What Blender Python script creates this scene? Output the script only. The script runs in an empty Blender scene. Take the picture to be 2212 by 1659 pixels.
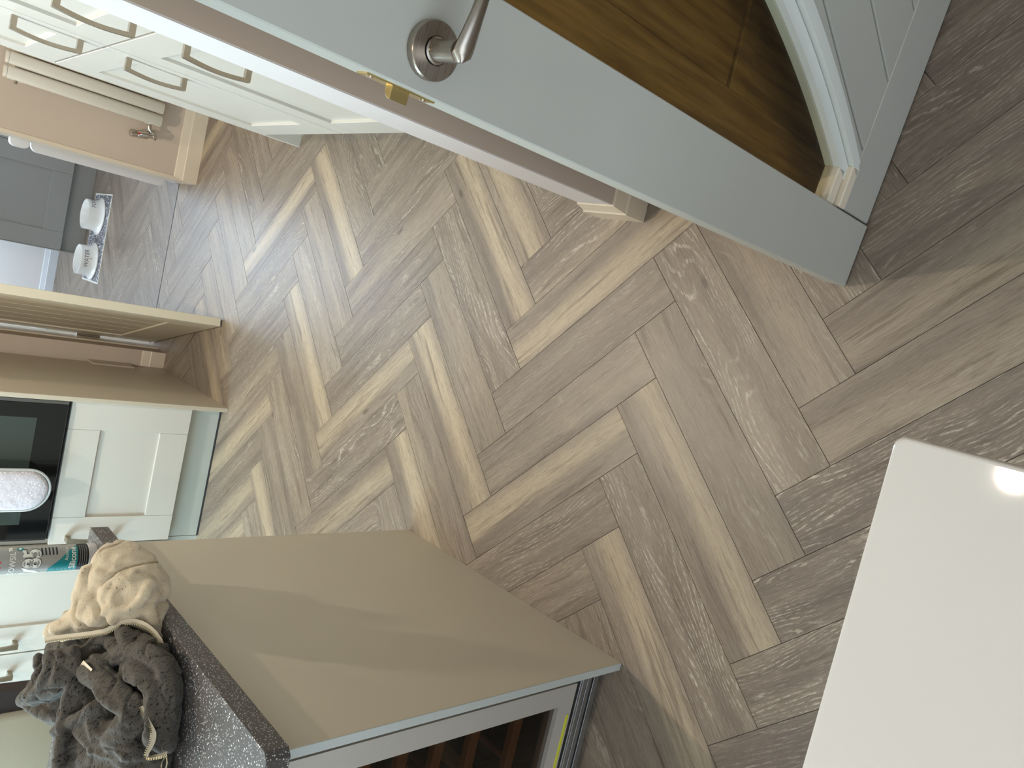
import bpy, bmesh, math, random
import numpy as np
from mathutils import Vector, Matrix, noise
random.seed(7)
S = bpy.context.scene
COL = S.collection
# ------------------------------------------------------------------ camera
cam_d = bpy.data.cameras.new('camera'); cam_d.sensor_width = 36; cam_d.lens = 26.911
cam_d.clip_start = 0.02
cam = bpy.data.objects.new('camera', cam_d); COL.objects.link(cam)
cam.matrix_world = Matrix(((0.224641, 0.969757, 0.095438, 0.0), (-0.668447, 0.224622, -0.70903, 0.0),
                           (-0.709024, 0.095482, 0.698691, 1.43468), (0, 0, 0, 1)))
S.camera = cam
# ------------------------------------------------------------------ world, lights, exposure
S.view_settings.view_transform = 'Standard'; S.view_settings.look = 'None'
S.view_settings.gamma = 1; S.view_settings.use_curve_mapping = False
S.view_settings.exposure = 0.55
w = bpy.data.worlds.new('daylight'); S.world = w; w.use_nodes = True
w.node_tree.nodes['Background'].inputs[0].default_value = (0.62, 0.80, 1.0, 1)
w.node_tree.nodes['Background'].inputs[1].default_value = 1.6
def area(name, loc, rot, sx, sy, power, color):
    d = bpy.data.lights.new(name, 'AREA'); d.shape = 'RECTANGLE'; d.size = sx; d.size_y = sy
    d.energy = power; d.color = color
    o = bpy.data.objects.new(name, d); o.location = loc; o.rotation_euler = rot; COL.objects.link(o); return o
R = math.radians
DAY = (0.74, 0.89, 1.0); WARM = (1.0, 0.87, 0.72)
area('window_daylight', (-2.66, 2.0, 1.55), (0, R(-90), 0), 1.0, 1.7, 52, (.62,.88,1))
area('patio_daylight', (-0.9, -1.52, 1.25), (R(90), 0, 0), 1.9, 1.9, 9, (.97,.98,1))
area('utility_daylight', (0.1, 6.2, 1.58), (R(-90), 0, 0), 1.0, 1.0, 25, (.62,.8,1))
area('utility_side_fill', (-1.36, 5.75, 1.5), (0, R(-90), R(42)), 1.1, .6, 30, (.68,.84,1))  # added fill aimed at the white wall; the left wall has no window
def spot(loc, power, size=0.03, ang=130, blend=0.6, color=WARM):
    d = bpy.data.lights.new('downlight_lamp', 'SPOT'); d.energy = power; d.color = color
    d.spot_size = R(ang); d.spot_blend = blend; d.shadow_soft_size = size
    o = bpy.data.objects.new('downlight_lamp', d); o.location = loc; COL.objects.link(o); return o
DOWN = [(-0.33, 2.29, 52), (0.05, 3.30, 21), (-1.45, 2.20, 20), (-0.13, 0.48, 3), (-1.6, 0.5, 6)]
for x, y, p in DOWN: spot((x, y, 2.375), p)

# ------------------------------------------------------------------ materials
def srgb(r, g, b):
    f = lambda c: (c / 255 / 12.92) if c / 255 <= .04045 else ((c / 255 + .055) / 1.055) ** 2.4
    return (f(r), f(g), f(b), 1)
class NT:
    def __init__(s, name):
        s.m = bpy.data.materials.new(name); s.m.use_nodes = True; s.t = s.m.node_tree
        s.b = s.t.nodes['Principled BSDF']; s.L = s.t.links
    def n(s, typ, **kw):
        x = s.t.nodes.new(typ)
        for k, v in kw.items():
            if k in x.inputs.keys() if isinstance(k, str) else False: x.inputs[k].default_value = v
            else: setattr(x, k, v)
        return x
    def link(s, a, b): s.L.new(a, b)
    def put(s, v, sock):
        if isinstance(v, bpy.types.NodeSocket): s.L.new(v, sock)
        else: sock.default_value = v
    def math(s, op, a, b=None, c=None, clamp=False):
        x = s.t.nodes.new('ShaderNodeMath'); x.operation = op; x.use_clamp = clamp
        s.put(a, x.inputs[0])
        if b is not None: s.put(b, x.inputs[1])
        if c is not None: s.put(c, x.inputs[2])
        return x.outputs[0]
    def mix(s, f, a, b, blend='MIX'):
        x = s.t.nodes.new('ShaderNodeMix'); x.data_type = 'RGBA'; x.blend_type = blend
        s.put(f, x.inputs[0]); s.put(a, x.inputs[6]); s.put(b, x.inputs[7]); return x.outputs[2]
    def noise(s, vec, scale, detail=3, rough=.55, dist=0.0):
        x = s.t.nodes.new('ShaderNodeTexNoise'); x.inputs['Scale'].default_value = scale
        x.inputs['Detail'].default_value = detail; x.inputs['Roughness'].default_value = rough
        x.inputs['Distortion'].default_value = dist
        if vec is not None: s.L.new(vec, x.inputs['Vector'])
        return x.outputs['Fac']
    def vec(s, x, y, z):
        c = s.t.nodes.new('ShaderNodeCombineXYZ')
        for i, v in enumerate((x, y, z)): s.put(v, c.inputs[i])
        return c.outputs[0]
    def ramp(s, f, lo, hi, a=0.0, b=1.0):
        x = s.t.nodes.new('ShaderNodeMapRange'); x.interpolation_type = 'SMOOTHSTEP'
        s.put(f, x.inputs[0]); x.inputs[1].default_value = lo; x.inputs[2].default_value = hi
        x.inputs[3].default_value = a; x.inputs[4].default_value = b; return x.outputs[0]
    def bump(s, h, strength=.2, dist=.001):
        x = s.t.nodes.new('ShaderNodeBump'); x.inputs['Strength'].default_value = strength
        x.inputs['Distance'].default_value = dist; s.L.new(h, x.inputs['Height']); s.L.new(x.outputs[0], s.b.inputs['Normal'])
    def obj(s):
        return s.t.nodes.new('ShaderNodeTexCoord').outputs['Object']
def plain(name, col, rough=.5, metal=0, bump=0, bscale=60, coat=0, spec=None):
    q = NT(name); q.b.inputs['Base Color'].default_value = col; q.b.inputs['Roughness'].default_value = rough
    q.b.inputs['Metallic'].default_value = metal
    if coat: q.b.inputs['Coat Weight'].default_value = coat; q.b.inputs['Coat Roughness'].default_value = .03
    if spec is not None: q.b.inputs['Specular IOR Level'].default_value = spec
    o = q.obj(); nz = q.noise(o, 2.3, 3)
    q.link(q.mix(q.ramp(nz, .3, .7, 0, .5), col, tuple([c * .94 for c in col[:3]]) + (1,)), q.b.inputs['Base Color'])
    if bump: q.bump(q.noise(o, bscale, 4), bump, .002)
    return q.m
M = {}
M['paint_cabinet'] = plain('sage_white_cabinet_paint', srgb(205, 200, 190), .38, bump=.03, bscale=40)
M['paint_panel'] = plain('beige_end_panel_vinyl', srgb(192, 180, 160), .42, bump=.03, bscale=60)
M['paint_plinth'] = plain('plinth_vinyl', srgb(186, 190, 182), .4)
M['grey_cabinet'] = plain('grey_cabinet_paint', srgb(150, 150, 146), .4)
M['door_paint'] = plain('grey_white_door_paint', srgb(184, 183, 174), .36, bump=.03, bscale=35)
M['trim_paint'] = plain('cream_gloss_trim', srgb(226, 213, 192), .3)
M['wall_paint'] = plain('taupe_wall_paint', srgb(205, 190, 174), .8, bump=.08, bscale=300)
M['wall_white'] = plain('pale_wall_paint', srgb(238, 234, 232), .8, bump=.08, bscale=300)
M['ceiling'] = plain('ceiling_paint', srgb(235, 233, 228), .9)
M['radiator'] = plain('cream_radiator_enamel', srgb(218, 213, 200), .35)
M['white_gloss'] = plain('white_gloss_table', srgb(215, 204, 194), .05)
M['white_plastic'] = plain('white_plastic', srgb(225, 228, 232), .35)
M['ceramic'] = plain('white_ceramic', srgb(232, 232, 228), .15, coat=.5)
M['print_grey'] = plain('grey_print', srgb(105, 110, 118), .5)
M['black_glass'] = plain('black_oven_glass', srgb(14, 15, 16), .08, coat=.3)
M['dark_gap'] = plain('dark_rubber', srgb(22, 20, 20), .7)
M['black_paint'] = plain('black_plinth', srgb(52, 54, 56), .5)
M['trim_steel'] = plain('oven_trim_steel', srgb(120, 118, 114), .35, metal=.8)
M['chair_wood'] = plain('dark_brown_chair_wood', srgb(46, 34, 30), .5)
M['leather'] = plain('cream_leather', srgb(176, 164, 140), .5, bump=.1, bscale=180)
M['carcass'] = plain('pale_carcass_board', srgb(200, 200, 192), .5)
M['yellow_label'] = plain('yellow_sticker', srgb(205, 205, 40), .5)
M['black'] = plain('black_print', srgb(14, 14, 16), .45)
M['teal'] = plain('teal_print', srgb(10, 128, 132), .4)
M['silver_label'] = plain('silver_grey_label', srgb(158, 155, 150), .35)
M['white_print'] = plain('white_print', srgb(225, 225, 215), .4)
M['red_print'] = plain('red_print', srgb(200, 30, 25), .4)
M['cap_plastic'] = plain('pale_lilac_plastic', srgb(200, 192, 190), .4)
M['brass'] = plain('pale_brass', srgb(200, 178, 120), .3, metal=1)
M['chrome'] = plain('chrome', srgb(205, 200, 192), .12, metal=1)
M['lamp_trim'] = plain('lamp_trim_white', srgb(235, 235, 230), .3)
M['slab'] = plain('floor_adhesive_grey', srgb(60, 52, 44), .9)
def brushed(name, col, rough, axis=0):
    q = NT(name); o = q.obj(); sp = q.n('ShaderNodeSeparateXYZ'); q.link(o, sp.inputs[0])
    s = [8, 8, 8]; s[axis] = 8
    v = q.vec(q.math('MULTIPLY', sp.outputs[0], 30), q.math('MULTIPLY', sp.outputs[1], 30), q.math('MULTIPLY', sp.outputs[2], 900))
    nz = q.noise(v, 1, 3)
    q.b.inputs['Metallic'].default_value = 1; q.b.inputs['Base Color'].default_value = col
    q.link(q.ramp(nz, .2, .8, rough * .8, rough * 1.3), q.b.inputs['Roughness']); q.bump(nz, .015, .0003); return q.m
M['nickel'] = brushed('brushed_nickel', srgb(172, 160, 142), .32)
M['steel'] = plain('satin_stainless_steel', srgb(232, 229, 222), .33, metal=.7)
M['bronze_steel'] = brushed('brushed_door_furniture_steel', srgb(170, 160, 148), .3)
M['aluminium'] = brushed('aluminium', srgb(175, 178, 180), .35)
def glass(name, tint, rough=.03):
    q = NT(name); t = q.t; tr = t.nodes.new('ShaderNodeBsdfTransparent'); tr.inputs[0].default_value = tint
    gl = t.nodes.new('ShaderNodeBsdfGlossy'); gl.inputs['Roughness'].default_value = rough; gl.inputs[0].default_value = (.9, .9, .9, 1)
    ge = t.nodes.new('ShaderNodeNewGeometry'); vm = t.nodes.new('ShaderNodeVectorMath'); vm.operation = 'DOT_PRODUCT'
    q.link(ge.outputs['Normal'], vm.inputs[0]); q.link(ge.outputs['Incoming'], vm.inputs[1])
    fr_ = q.math('MULTIPLY_ADD', q.math('POWER', q.math('SUBTRACT', 1.0, q.math('ABSOLUTE', vm.outputs['Value']), clamp=True), 5.0), .93, .035); mx = t.nodes.new('ShaderNodeMixShader')
    q.link(fr_, mx.inputs[0]); q.link(tr.outputs[0], mx.inputs[1]); q.link(gl.outputs[0], mx.inputs[2])
    q.link(mx.outputs[0], t.nodes['Material Output'].inputs['Surface']); return q.m
M['glass'] = glass('clear_door_glass', (.82, .80, .72, 1))
M['smoked'] = glass('smoked_cooler_glass', (.52, .47, .42, 1))
M['window_glass'] = glass('window_glass', (.96, .98, 1, 1))
def emis(name, col, s):
    q = NT(name); q.b.inputs['Emission Color'].default_value = col; q.b.inputs['Emission Strength'].default_value = s; return q.m
M['lamp'] = emis('lamp_lens', (1, .88, .70, 1), 60)

def plank_mat():
    q = NT('limed_oak_vinyl_plank'); o = q.obj(); sp = q.n('ShaderNodeSeparateXYZ'); q.link(o, sp.inputs[0])
    oi = q.n('ShaderNodeObjectInfo'); sc = q.n('ShaderNodeSeparateColor'); q.link(oi.outputs['Color'], sc.inputs[0])
    bc, bs, tone = sc.outputs[0], sc.outputs[1], sc.outputs[2]; lime = oi.outputs['Alpha']; rnd = oi.outputs['Random']
    x = q.math('ADD', sp.outputs[0], q.math('MULTIPLY', rnd, 37.0)); y0 = sp.outputs[1]
    y = q.math('ADD', y0, q.math('MULTIPLY', rnd, 13.0))
    low = q.noise(q.vec(q.math('MULTIPLY', x, 3.2), q.math('MULTIPLY', y, 11), rnd), 1, 2, .5)
    yw = q.math('ADD', y, q.math('MULTIPLY', q.math('SUBTRACT', low, .5), .035))
    fine = q.noise(q.vec(q.math('MULTIPLY', x, 14), q.math('MULTIPLY', yw, 420), rnd), 1, 4, .6)
    med = q.noise(q.vec(q.math('MULTIPLY', x, 4), q.math('MULTIPLY', yw, 75), rnd), 1, 3, .6)
    tonev = q.noise(q.vec(q.math('MULTIPLY', x, 2.2), q.math('MULTIPLY', yw, 26), rnd), 1, 2, .5)
    # growth ring field
    big = q.noise(q.vec(q.math('MULTIPLY', x, 2.6), q.math('MULTIPLY', y, 9), q.math('MULTIPLY', rnd, 9)), 1, 1.5, .45)
    g = q.math('ADD', q.math('MULTIPLY', y, 520), q.math('MULTIPLY', big, 95))
    g = q.math('ADD', g, q.math('MULTIPLY', med, 5))
    rings = q.math('SINE', g)
    broken = q.noise(q.vec(q.math('MULTIPLY', x, 60), q.math('MULTIPLY', yw, 240), rnd), 1, 3, .7)
    line = q.math('MULTIPLY', q.ramp(rings, .35, .95), q.ramp(broken, .40, .62))
    patch = q.ramp(q.noise(q.vec(q.math('MULTIPLY', x, 5), q.math('MULTIPLY', y, 18), 3.0), 1, 2), .38, .62)
    limef = q.math('MULTIPLY', q.math('MULTIPLY', line, patch), lime)
    limef = q.math('ADD', limef, q.math('MULTIPLY', q.ramp(fine, .60, .78), q.math('MULTIPLY', lime, .35)))
    # across-plank pale band
    v = q.math('DIVIDE', y0, 0.125); v = q.math('ADD', v, q.math('MULTIPLY', q.math('SUBTRACT', tonev, .5), .38))
    d = q.math('ABSOLUTE', q.math('SUBTRACT', v, bc)); band = q.math('MULTIPLY', q.ramp(d, .50, .04), bs)
    dark = srgb(112, 100, 90); mid = srgb(158, 145, 128); cream = srgb(192, 175, 148)
    c = q.mix(q.ramp(tonev, .32, .68), dark, mid)
    c = q.mix(tone, q.mix(.62, c, dark), q.mix(.45, c, srgb(168, 153, 134)))
    c = q.mix(q.math('MULTIPLY', band, .82), c, cream)
    c = q.mix(q.math('MULTIPLY', q.ramp(med, .46, .30), .55), c, srgb(92, 78, 66))
    c = q.mix(q.math('MULTIPLY', q.ramp(fine, .52, .32), .40), c, srgb(98, 82, 68))
    pore = q.noise(q.vec(q.math('MULTIPLY', x, 42), q.math('MULTIPLY', yw, 1150), rnd), 1, 2, .6)
    pore2 = q.noise(q.vec(q.math('MULTIPLY', x, 26), q.math('MULTIPLY', yw, 780), 4.0), 1, 2, .6)
    c = q.mix(q.math('MULTIPLY', q.ramp(pore, .54, .66), .42), c, srgb(84, 70, 60))
    c = q.mix(q.math('MULTIPLY', q.ramp(pore2, .58, .70), q.math('MULTIPLY_ADD', lime, .5, .12)), c, srgb(196, 186, 170))
    # occasional knots
    vo = q.n('ShaderNodeTexVoronoi'); vo.inputs['Scale'].default_value = 1
    q.link(q.vec(q.math('MULTIPLY', x, 4.0), q.math('MULTIPLY', y, 9), 0.0), vo.inputs['Vector'])
    c = q.mix(q.math('MULTIPLY', q.ramp(vo.outputs['Distance'], .10, .03), .6), c, srgb(72, 58, 48))
    c = q.mix(q.math('MINIMUM', q.math('MULTIPLY', limef, .75), .8), c, srgb(205, 194, 176))
    q.link(c, q.b.inputs['Base Color'])
    q.link(q.ramp(fine, .2, .8, .36, .52), q.b.inputs['Roughness']); q.b.inputs['Specular IOR Level'].default_value = .5
    q.bump(q.math('ADD', fine, q.math('MULTIPLY', line, .6)), .22, .0005); return q.m
M['plank'] = plank_mat()

def oak_mat():
    q = NT('oiled_oak'); o = q.obj(); sp = q.n('ShaderNodeSeparateXYZ'); q.link(o, sp.inputs[0])
    v = q.vec(q.math('MULTIPLY', sp.outputs[0], 55), q.math('MULTIPLY', sp.outputs[1], 20), q.math('MULTIPLY', sp.outputs[2], 3.5))
    a = q.noise(v, 1, 4, .6, .15); b = q.noise(o, 4, 2)
    c = q.mix(q.ramp(a, .3, .7), srgb(128, 92, 44), srgb(190, 148, 84)); c = q.mix(q.math('MULTIPLY', b, .4), c, srgb(140, 104, 54))
    q.link(c, q.b.inputs['Base Color']); q.b.inputs['Roughness'].default_value = .5; q.bump(a, .1, .0006); return q.m
M['oak'] = oak_mat()
M['shelf_wood'] = plain('beech_shelf_front', srgb(214, 156, 104), .5)

def speckle():
    q = NT('grey_sparkle_laminate'); o = q.obj()
    def cells(scale, lo, hi):
        vo = q.n('ShaderNodeTexVoronoi'); vo.inputs['Scale'].default_value = scale; q.link(o, vo.inputs['Vector'])
        s = q.n('ShaderNodeSeparateColor'); q.link(vo.outputs['Color'], s.inputs[0])
        return q.math('MULTIPLY', q.ramp(s.outputs[0], lo, hi), q.ramp(vo.outputs['Distance'], .42, .25))
    nz = q.noise(o, 420, 3, .7)
    c = q.mix(nz, srgb(52, 48, 46), srgb(98, 92, 89))
    c = q.mix(q.math('MULTIPLY', cells(300, .72, .80), .8), c, srgb(40, 37, 37))
    w_ = cells(340, .68, .76); w2 = cells(260, .84, .87)
    c = q.mix(w_, c, srgb(190, 188, 186)); c = q.mix(w2, c, srgb(240, 240, 242))
    q.link(c, q.b.inputs['Base Color']); q.b.inputs['Roughness'].default_value = .3
    q.link(q.math('MULTIPLY', w2, .6), q.b.inputs['Metallic']); return q.m
M['worktop'] = speckle()

def fleece():
    q = NT('cream_fleece'); o = q.obj()
    a = q.noise(o, 320, 4, .7); b = q.noise(o, 24, 3, .6); f = q.noise(o, 140, 3, .7)
    c = q.mix(q.ramp(b, .35, .7), srgb(214, 194, 162), srgb(184, 164, 134))
    c = q.mix(q.math('MULTIPLY', q.ramp(f, .60, .70), q.ramp(b, .42, .6)), c, srgb(112, 98, 80))
    q.link(c, q.b.inputs['Base Color']); q.b.inputs['Roughness'].default_value = .95
    q.b.inputs['Sheen Weight'].default_value = .4; q.bump(q.math('ADD', a, q.math('MULTIPLY', f, .6)), .8, .003); return q.m
M['fleece'] = fleece()
def marl():
    q = NT('charcoal_marl_jersey'); o = q.obj(); sp = q.n('ShaderNodeSeparateXYZ'); q.link(o, sp.inputs[0])
    v = q.vec(q.math('MULTIPLY', sp.outputs[0], 130), q.math('MULTIPLY', sp.outputs[1], 520), q.math('MULTIPLY', sp.outputs[2], 170))
    a = q.noise(v, 1, 3, .6); b = q.noise(o, 500, 3, .7)
    c = q.mix(b, srgb(52, 47, 40), srgb(96, 88, 77)); c = q.mix(q.ramp(a, .56, .63), c, srgb(14, 13, 13))
    q.link(c, q.b.inputs['Base Color']); q.b.inputs['Roughness'].default_value = .95; q.b.inputs['Sheen Weight'].default_value = .08
    q.bump(b, .5, .0015); return q.m
M['marl'] = marl()
M['tape'] = plain('cream_zip_tape', srgb(208, 192, 166), .9)
M['tape_dark'] = plain('taupe_zip_tape', srgb(130, 120, 104), .9)
def lacy():
    q = NT('grey_patterned_mat'); o = q.obj(); vo = q.n('ShaderNodeTexVoronoi'); vo.feature = 'DISTANCE_TO_EDGE'; vo.inputs['Scale'].default_value = 46
    q.link(o, vo.inputs['Vector']); nz = q.noise(o, 70, 2)
    f = q.math('MULTIPLY', q.ramp(vo.outputs['Distance'], .10, .05), q.ramp(nz, .42, .55))
    q.link(q.mix(f, srgb(92, 92, 98), srgb(225, 226, 230)), q.b.inputs['Base Color']); q.b.inputs['Roughness'].default_value = .5; return q.m
M['mat'] = lacy()
def quilt():
    q = NT('grey_starry_quilted_cotton'); o = q.obj(); vo = q.n('ShaderNodeTexVoronoi'); vo.inputs['Scale'].default_value = 95; vo.inputs['Randomness'].default_value = .7
    q.link(o, vo.inputs['Vector']); b = q.noise(o, 22, 3)
    c = q.mix(b, srgb(186, 178, 184), srgb(214, 208, 212)); c = q.mix(q.ramp(vo.outputs['Distance'], .26, .18), c, srgb(246, 246, 248))
    q.link(c, q.b.inputs['Base Color']); q.b.inputs['Roughness'].default_value = .8; q.bump(q.noise(o, 45, 3), .6, .006); return q.m
M['quilt'] = quilt()
M['piping'] = plain('grey_binding', srgb(188, 190, 188), .7)

# ------------------------------------------------------------------ builders
class MB:
    def __init__(s): s.bm = bmesh.new(); s.smooth = False
    def box(s, x0, x1, y0, y1, z0, z1, bevel=0, seg=1, mat=None):
        vs = [s.bm.verts.new(p) for p in ((x0, y0, z0), (x1, y0, z0), (x1, y1, z0), (x0, y1, z0), (x0, y0, z1), (x1, y0, z1), (x1, y1, z1), (x0, y1, z1))]
        fs = [s.bm.faces.new([vs[i] for i in f]) for f in ((0, 3, 2, 1), (4, 5, 6, 7), (0, 1, 5, 4), (1, 2, 6, 5), (2, 3, 7, 6), (3, 0, 4, 7))]
        if bevel:
            es = list({e for f in fs for e in f.edges})
            bmesh.ops.bevel(s.bm, geom=es, offset=bevel, segments=seg, profile=.6, affect='EDGES', clamp_overlap=True)
        return s
    def prism(s, pts, h0, h1, f=lambda u, v, w: (u, v, w), bevel=0):
        """closed polygon in (u,v), extruded from w=h0 to h1, mapped by f"""
        a = [s.bm.verts.new(f(u, v, h0)) for u, v in pts]; b = [s.bm.verts.new(f(u, v, h1)) for u, v in pts]
        n = len(pts); fs = [s.bm.faces.new(a[::-1]), s.bm.faces.new(b)]
        for i in range(n): fs.append(s.bm.faces.new((a[i], a[(i + 1) % n], b[(i + 1) % n], b[i])))
        if bevel:
            es = [e for e in fs[1].edges]; bmesh.ops.bevel(s.bm, geom=es, offset=bevel, segments=2, profile=.5, affect='EDGES', clamp_overlap=True)
        return s
    def ring_strip(s, rings, closed=True, caps=True):
        R_ = [[s.bm.verts.new(p) for p in r] for r in rings]
        for a, b in zip(R_, R_[1:]):
            n = len(a)
            for i in range(n if closed else n - 1): s.bm.faces.new((a[i], a[(i + 1) % n], b[(i + 1) % n], b[i]))
        if caps and closed: s.bm.faces.new(R_[0][::-1]); s.bm.faces.new(R_[-1])
        return s
    def tube(s, pts, r, seg=12, sy=1.0, up=(0, 0, 1)):
        pts = [Vector(p) for p in pts]; rr = r if isinstance(r, (list, tuple)) else [r] * len(pts)
        sy_ = sy if isinstance(sy, (list, tuple)) else [sy] * len(pts); rings = []
        for i, p in enumerate(pts):
            t = (pts[min(i + 1, len(pts) - 1)] - pts[max(i - 1, 0)]).normalized()
            u = Vector(up); u = (u - t * u.dot(t))
            if u.length < 1e-4: u = Vector((1, 0, 0)) - t * t.x
            u.normalize(); v = t.cross(u)
            rings.append([p + (v * math.cos(2 * math.pi * k / seg) * rr[i] + u * math.sin(2 * math.pi * k / seg) * rr[i] * sy_[i]) for k in range(seg)])
        s.ring_strip(rings); s.smooth = True; return s
    def lathe(s, prof, seg=32, f=lambda r, a, z: (r * math.cos(a), r * math.sin(a), z)):
        rings = [[f(max(r, 1e-5), 2 * math.pi * k / seg, z) for k in range(seg)] for r, z in prof]
        s.ring_strip(rings); s.smooth = True; return s
    def xf(s, mtx): bmesh.ops.transform(s.bm, matrix=mtx, verts=s.bm.verts); return s
    def build(s, name, mat, parent=None, smooth=None, loc=None, rotz=None):
        bmesh.ops.recalc_face_normals(s.bm, faces=s.bm.faces)
        me = bpy.data.meshes.new(name); s.bm.to_mesh(me); s.bm.free(); me.materials.append(M[mat] if isinstance(mat, str) else mat)
        sm = s.smooth if smooth is None else smooth
        if sm:
            me.polygons.foreach_set('use_smooth', [True] * len(me.polygons))
            try: me.set_sharp_from_angle(angle=R(38))
            except Exception: pass
        o = bpy.data.objects.new(name, me); COL.objects.link(o)
        if parent: o.parent = parent
        if loc is not None: o.location = loc
        if rotz is not None: o.rotation_euler = (0, 0, rotz)
        return o
def thing(name, label, cat, loc=(0, 0, 0), rotz=0, group=None):
    o = bpy.data.objects.new(name, None); COL.objects.link(o); o.location = loc; o.rotation_euler = (0, 0, rotz)
    o.empty_display_size = .05; return tag(o, label, cat, group)
def tag(o, label, cat, group=None):
    o['label'] = label; o['category'] = cat
    if group: o['group'] = group
    return o
def struct(o, label=None, cat='wall'):
    o['kind'] = 'structure'
    if label: o['label'] = label; o['category'] = cat
    return o
def bx(name, mat, parent, *a, **k): return MB().box(*a, **k).build(name, mat, parent)

# ------------------------------------------------------------------ floor: herringbone planks
PW = 0.125; PN = 4.83989; PL = PN * PW; CA, CB = 8.987768, 8.273361; r2 = math.sqrt(2)
def lat(a, b):  # lattice -> world xy
    a, b = (a - CA) * PW, (b - CB) * PW
    return ((a - b) / r2, -(a + b) / r2)
slab = MB().box(-2.75, 1.25, -1.65, 6.45, -.08, -.0062).build('floor', 'slab')
struct(slab, 'herringbone floor of limed oak look vinyl planks in grey, brown and cream', 'floor')
# (family, k, m): (band centre, band strength, tone 0 dark..1 light, lime strength)
T = {}  # tones near the far doorway also hold the floor's bright reflection
def sety(s):
    for line in s.strip().split('\n'):
        p = line.split(); T[(p[0], int(p[1]), int(p[2]))] = tuple(float(v) for v in p[3:7])
sety('''X 0 0 .72 .85 .45 .25
X -1 0 .9 .35 .10 .8
X 1 0 .5 .10 .45 .35
X 2 0 .6 .15 .55 .30
X 3 0 .35 .85 .50 .15
X 4 0 .5 0 .35 .75
X 5 0 .2 .15 .35 .45
X 6 0 .5 0 .3 .4
X -2 0 .5 .1 .2 .8
Y 0 0 .65 .95 .35 .15
Y -1 0 .45 .8 .55 .2
Y -2 0 .5 0 .3 .9
Y 1 0 .5 .05 .45 .8
Y 2 0 .7 .3 .45 .3
Y 3 0 .62 1 .55 .1
Y 4 0 .1 .35 .4 .25
Y 5 0 .68 1 .45 .15
Y 6 0 .5 .1 .6 .5
Y 7 0 .5 .1 .5 .6
Y 0 1 .55 .25 .45 .25
Y -1 1 .5 .05 .3 .6
Y -2 1 .5 0 .05 .4
Y -3 1 .5 0 .0 .4
Y 1 1 .4 .10 .45 .85
Y 2 1 .25 .15 .35 .35
Y 3 1 .72 .75 .45 .2
Y 4 1 .5 0 .35 1
Y 5 1 .68 .75 .45 .2
Y 6 1 .5 0 .2 .5
X 0 1 .72 .38 .25 .2
X -1 1 .7 .35 .15 .2
X -2 1 .5 0 .0 .5
X -3 1 .5 0 .0 .5
X 1 1 .5 0 .0 1
X 2 1 .5 0 .05 1
X 3 1 .5 0 .2 1
X 4 1 .5 0 .0 .5
Y 0 -1 .66 1 .45 .1
Y -1 -1 .5 .1 .4 .6
Y -2 -1 .5 0 .3 .9
Y -3 -1 .5 .1 .3 .8
Y 1 -1 .5 .2 .65 .4
Y 2 -1 .5 .1 .75 .6
Y 3 -1 .62 1 .55 .1
Y 4 -1 .85 .3 .4 .3
Y 5 -1 .5 .1 .7 .7
Y 6 -1 .5 .1 .4 .4
Y 7 -1 .45 .9 .6 .2
X -3 -1 .5 .1 .4 .5
X -2 -1 .5 .05 .35 .5
X -1 -1 .5 .05 .3 .7
X 0 -1 .5 .1 .45 .4
X 1 -1 .5 .05 .35 .4
X 2 -1 .5 .05 .30 .5
X 3 -1 .35 .75 .5 .2
X 4 -1 .5 0 .25 1
X 5 -1 .65 .6 .3 .3
X 6 -1 .5 .1 .5 .5
X -1 -2 .5 .1 .35 .5
X 0 -2 .35 .95 .4 .1
X 1 -2 .5 .05 .35 .8
X 2 -2 .5 .05 .35 .7
X 3 -2 .5 0 .25 .5
X 4 -2 .5 .15 .6 .7
X 5 -2 .6 .85 .5 .15
X 6 -2 .5 .1 .3 .5
X 7 -2 .5 .6 .5 .2
X -2 -2 .5 .1 .4 .5
Y -3 -2 .6 .5 .4 .2
Y -2 -2 .5 .1 .3 .9
Y -1 -2 .5 .1 .3 .8
Y 0 -2 .5 .1 .6 .5
Y 1 -2 .5 .2 .65 .4
Y 2 -2 .5 .2 .65 .5
Y 3 -2 .5 .45 .6 .3
Y 4 -2 .5 .8 .6 .1
Y 5 -2 .5 .1 .35 .4
X 4 -3 .5 .3 .3 .3''')
def clip(poly, nx, ny, c):  # keep nx*x+ny*y<=c
    out = []
    for i in range(len(poly)):
        p, q = poly[i], poly[(i + 1) % len(poly)]
        dp = nx * p[0] + ny * p[1] - c; dq = nx * q[0] + ny * q[1] - c
        if dp <= 0: out.append(p)
        if (dp < 0) != (dq < 0) and abs(dp - dq) > 1e-12:
            t = dp / (dp - dq)
            if 1e-9 < t < 1 - 1e-9: out.append((p[0] + t * (q[0] - p[0]), p[1] + t * (q[1] - p[1])))
    return out
G = .0004
def plank_prism(bm, poly, z0=-.006, z1=0.0):
    """prism with a small top chamfer"""
    n = len(poly); cx = sum(p[0] for p in poly) / n; cy = sum(p[1] for p in poly) / n
    def ins(p, d):
        l = math.hypot(p[0] - cx, p[1] - cy); k = (l - d) / l; return (cx + (p[0] - cx) * k, cy + (p[1] - cy) * k)
    a = [bm.verts.new((p[0], p[1], z0)) for p in poly]; b = [bm.verts.new((p[0], p[1], z1 - .0007)) for p in poly]
    c = [bm.verts.new((*ins(p, .0012), z1)) for p in poly]
    bm.faces.new(c)
    for u, v in ((a, b), (b, c)):
        for i in range(n): bm.faces.new((u[i], u[(i + 1) % n], v[(i + 1) % n], v[i]))
shared = None
rest = bmesh.new(); nplank = 0
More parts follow.
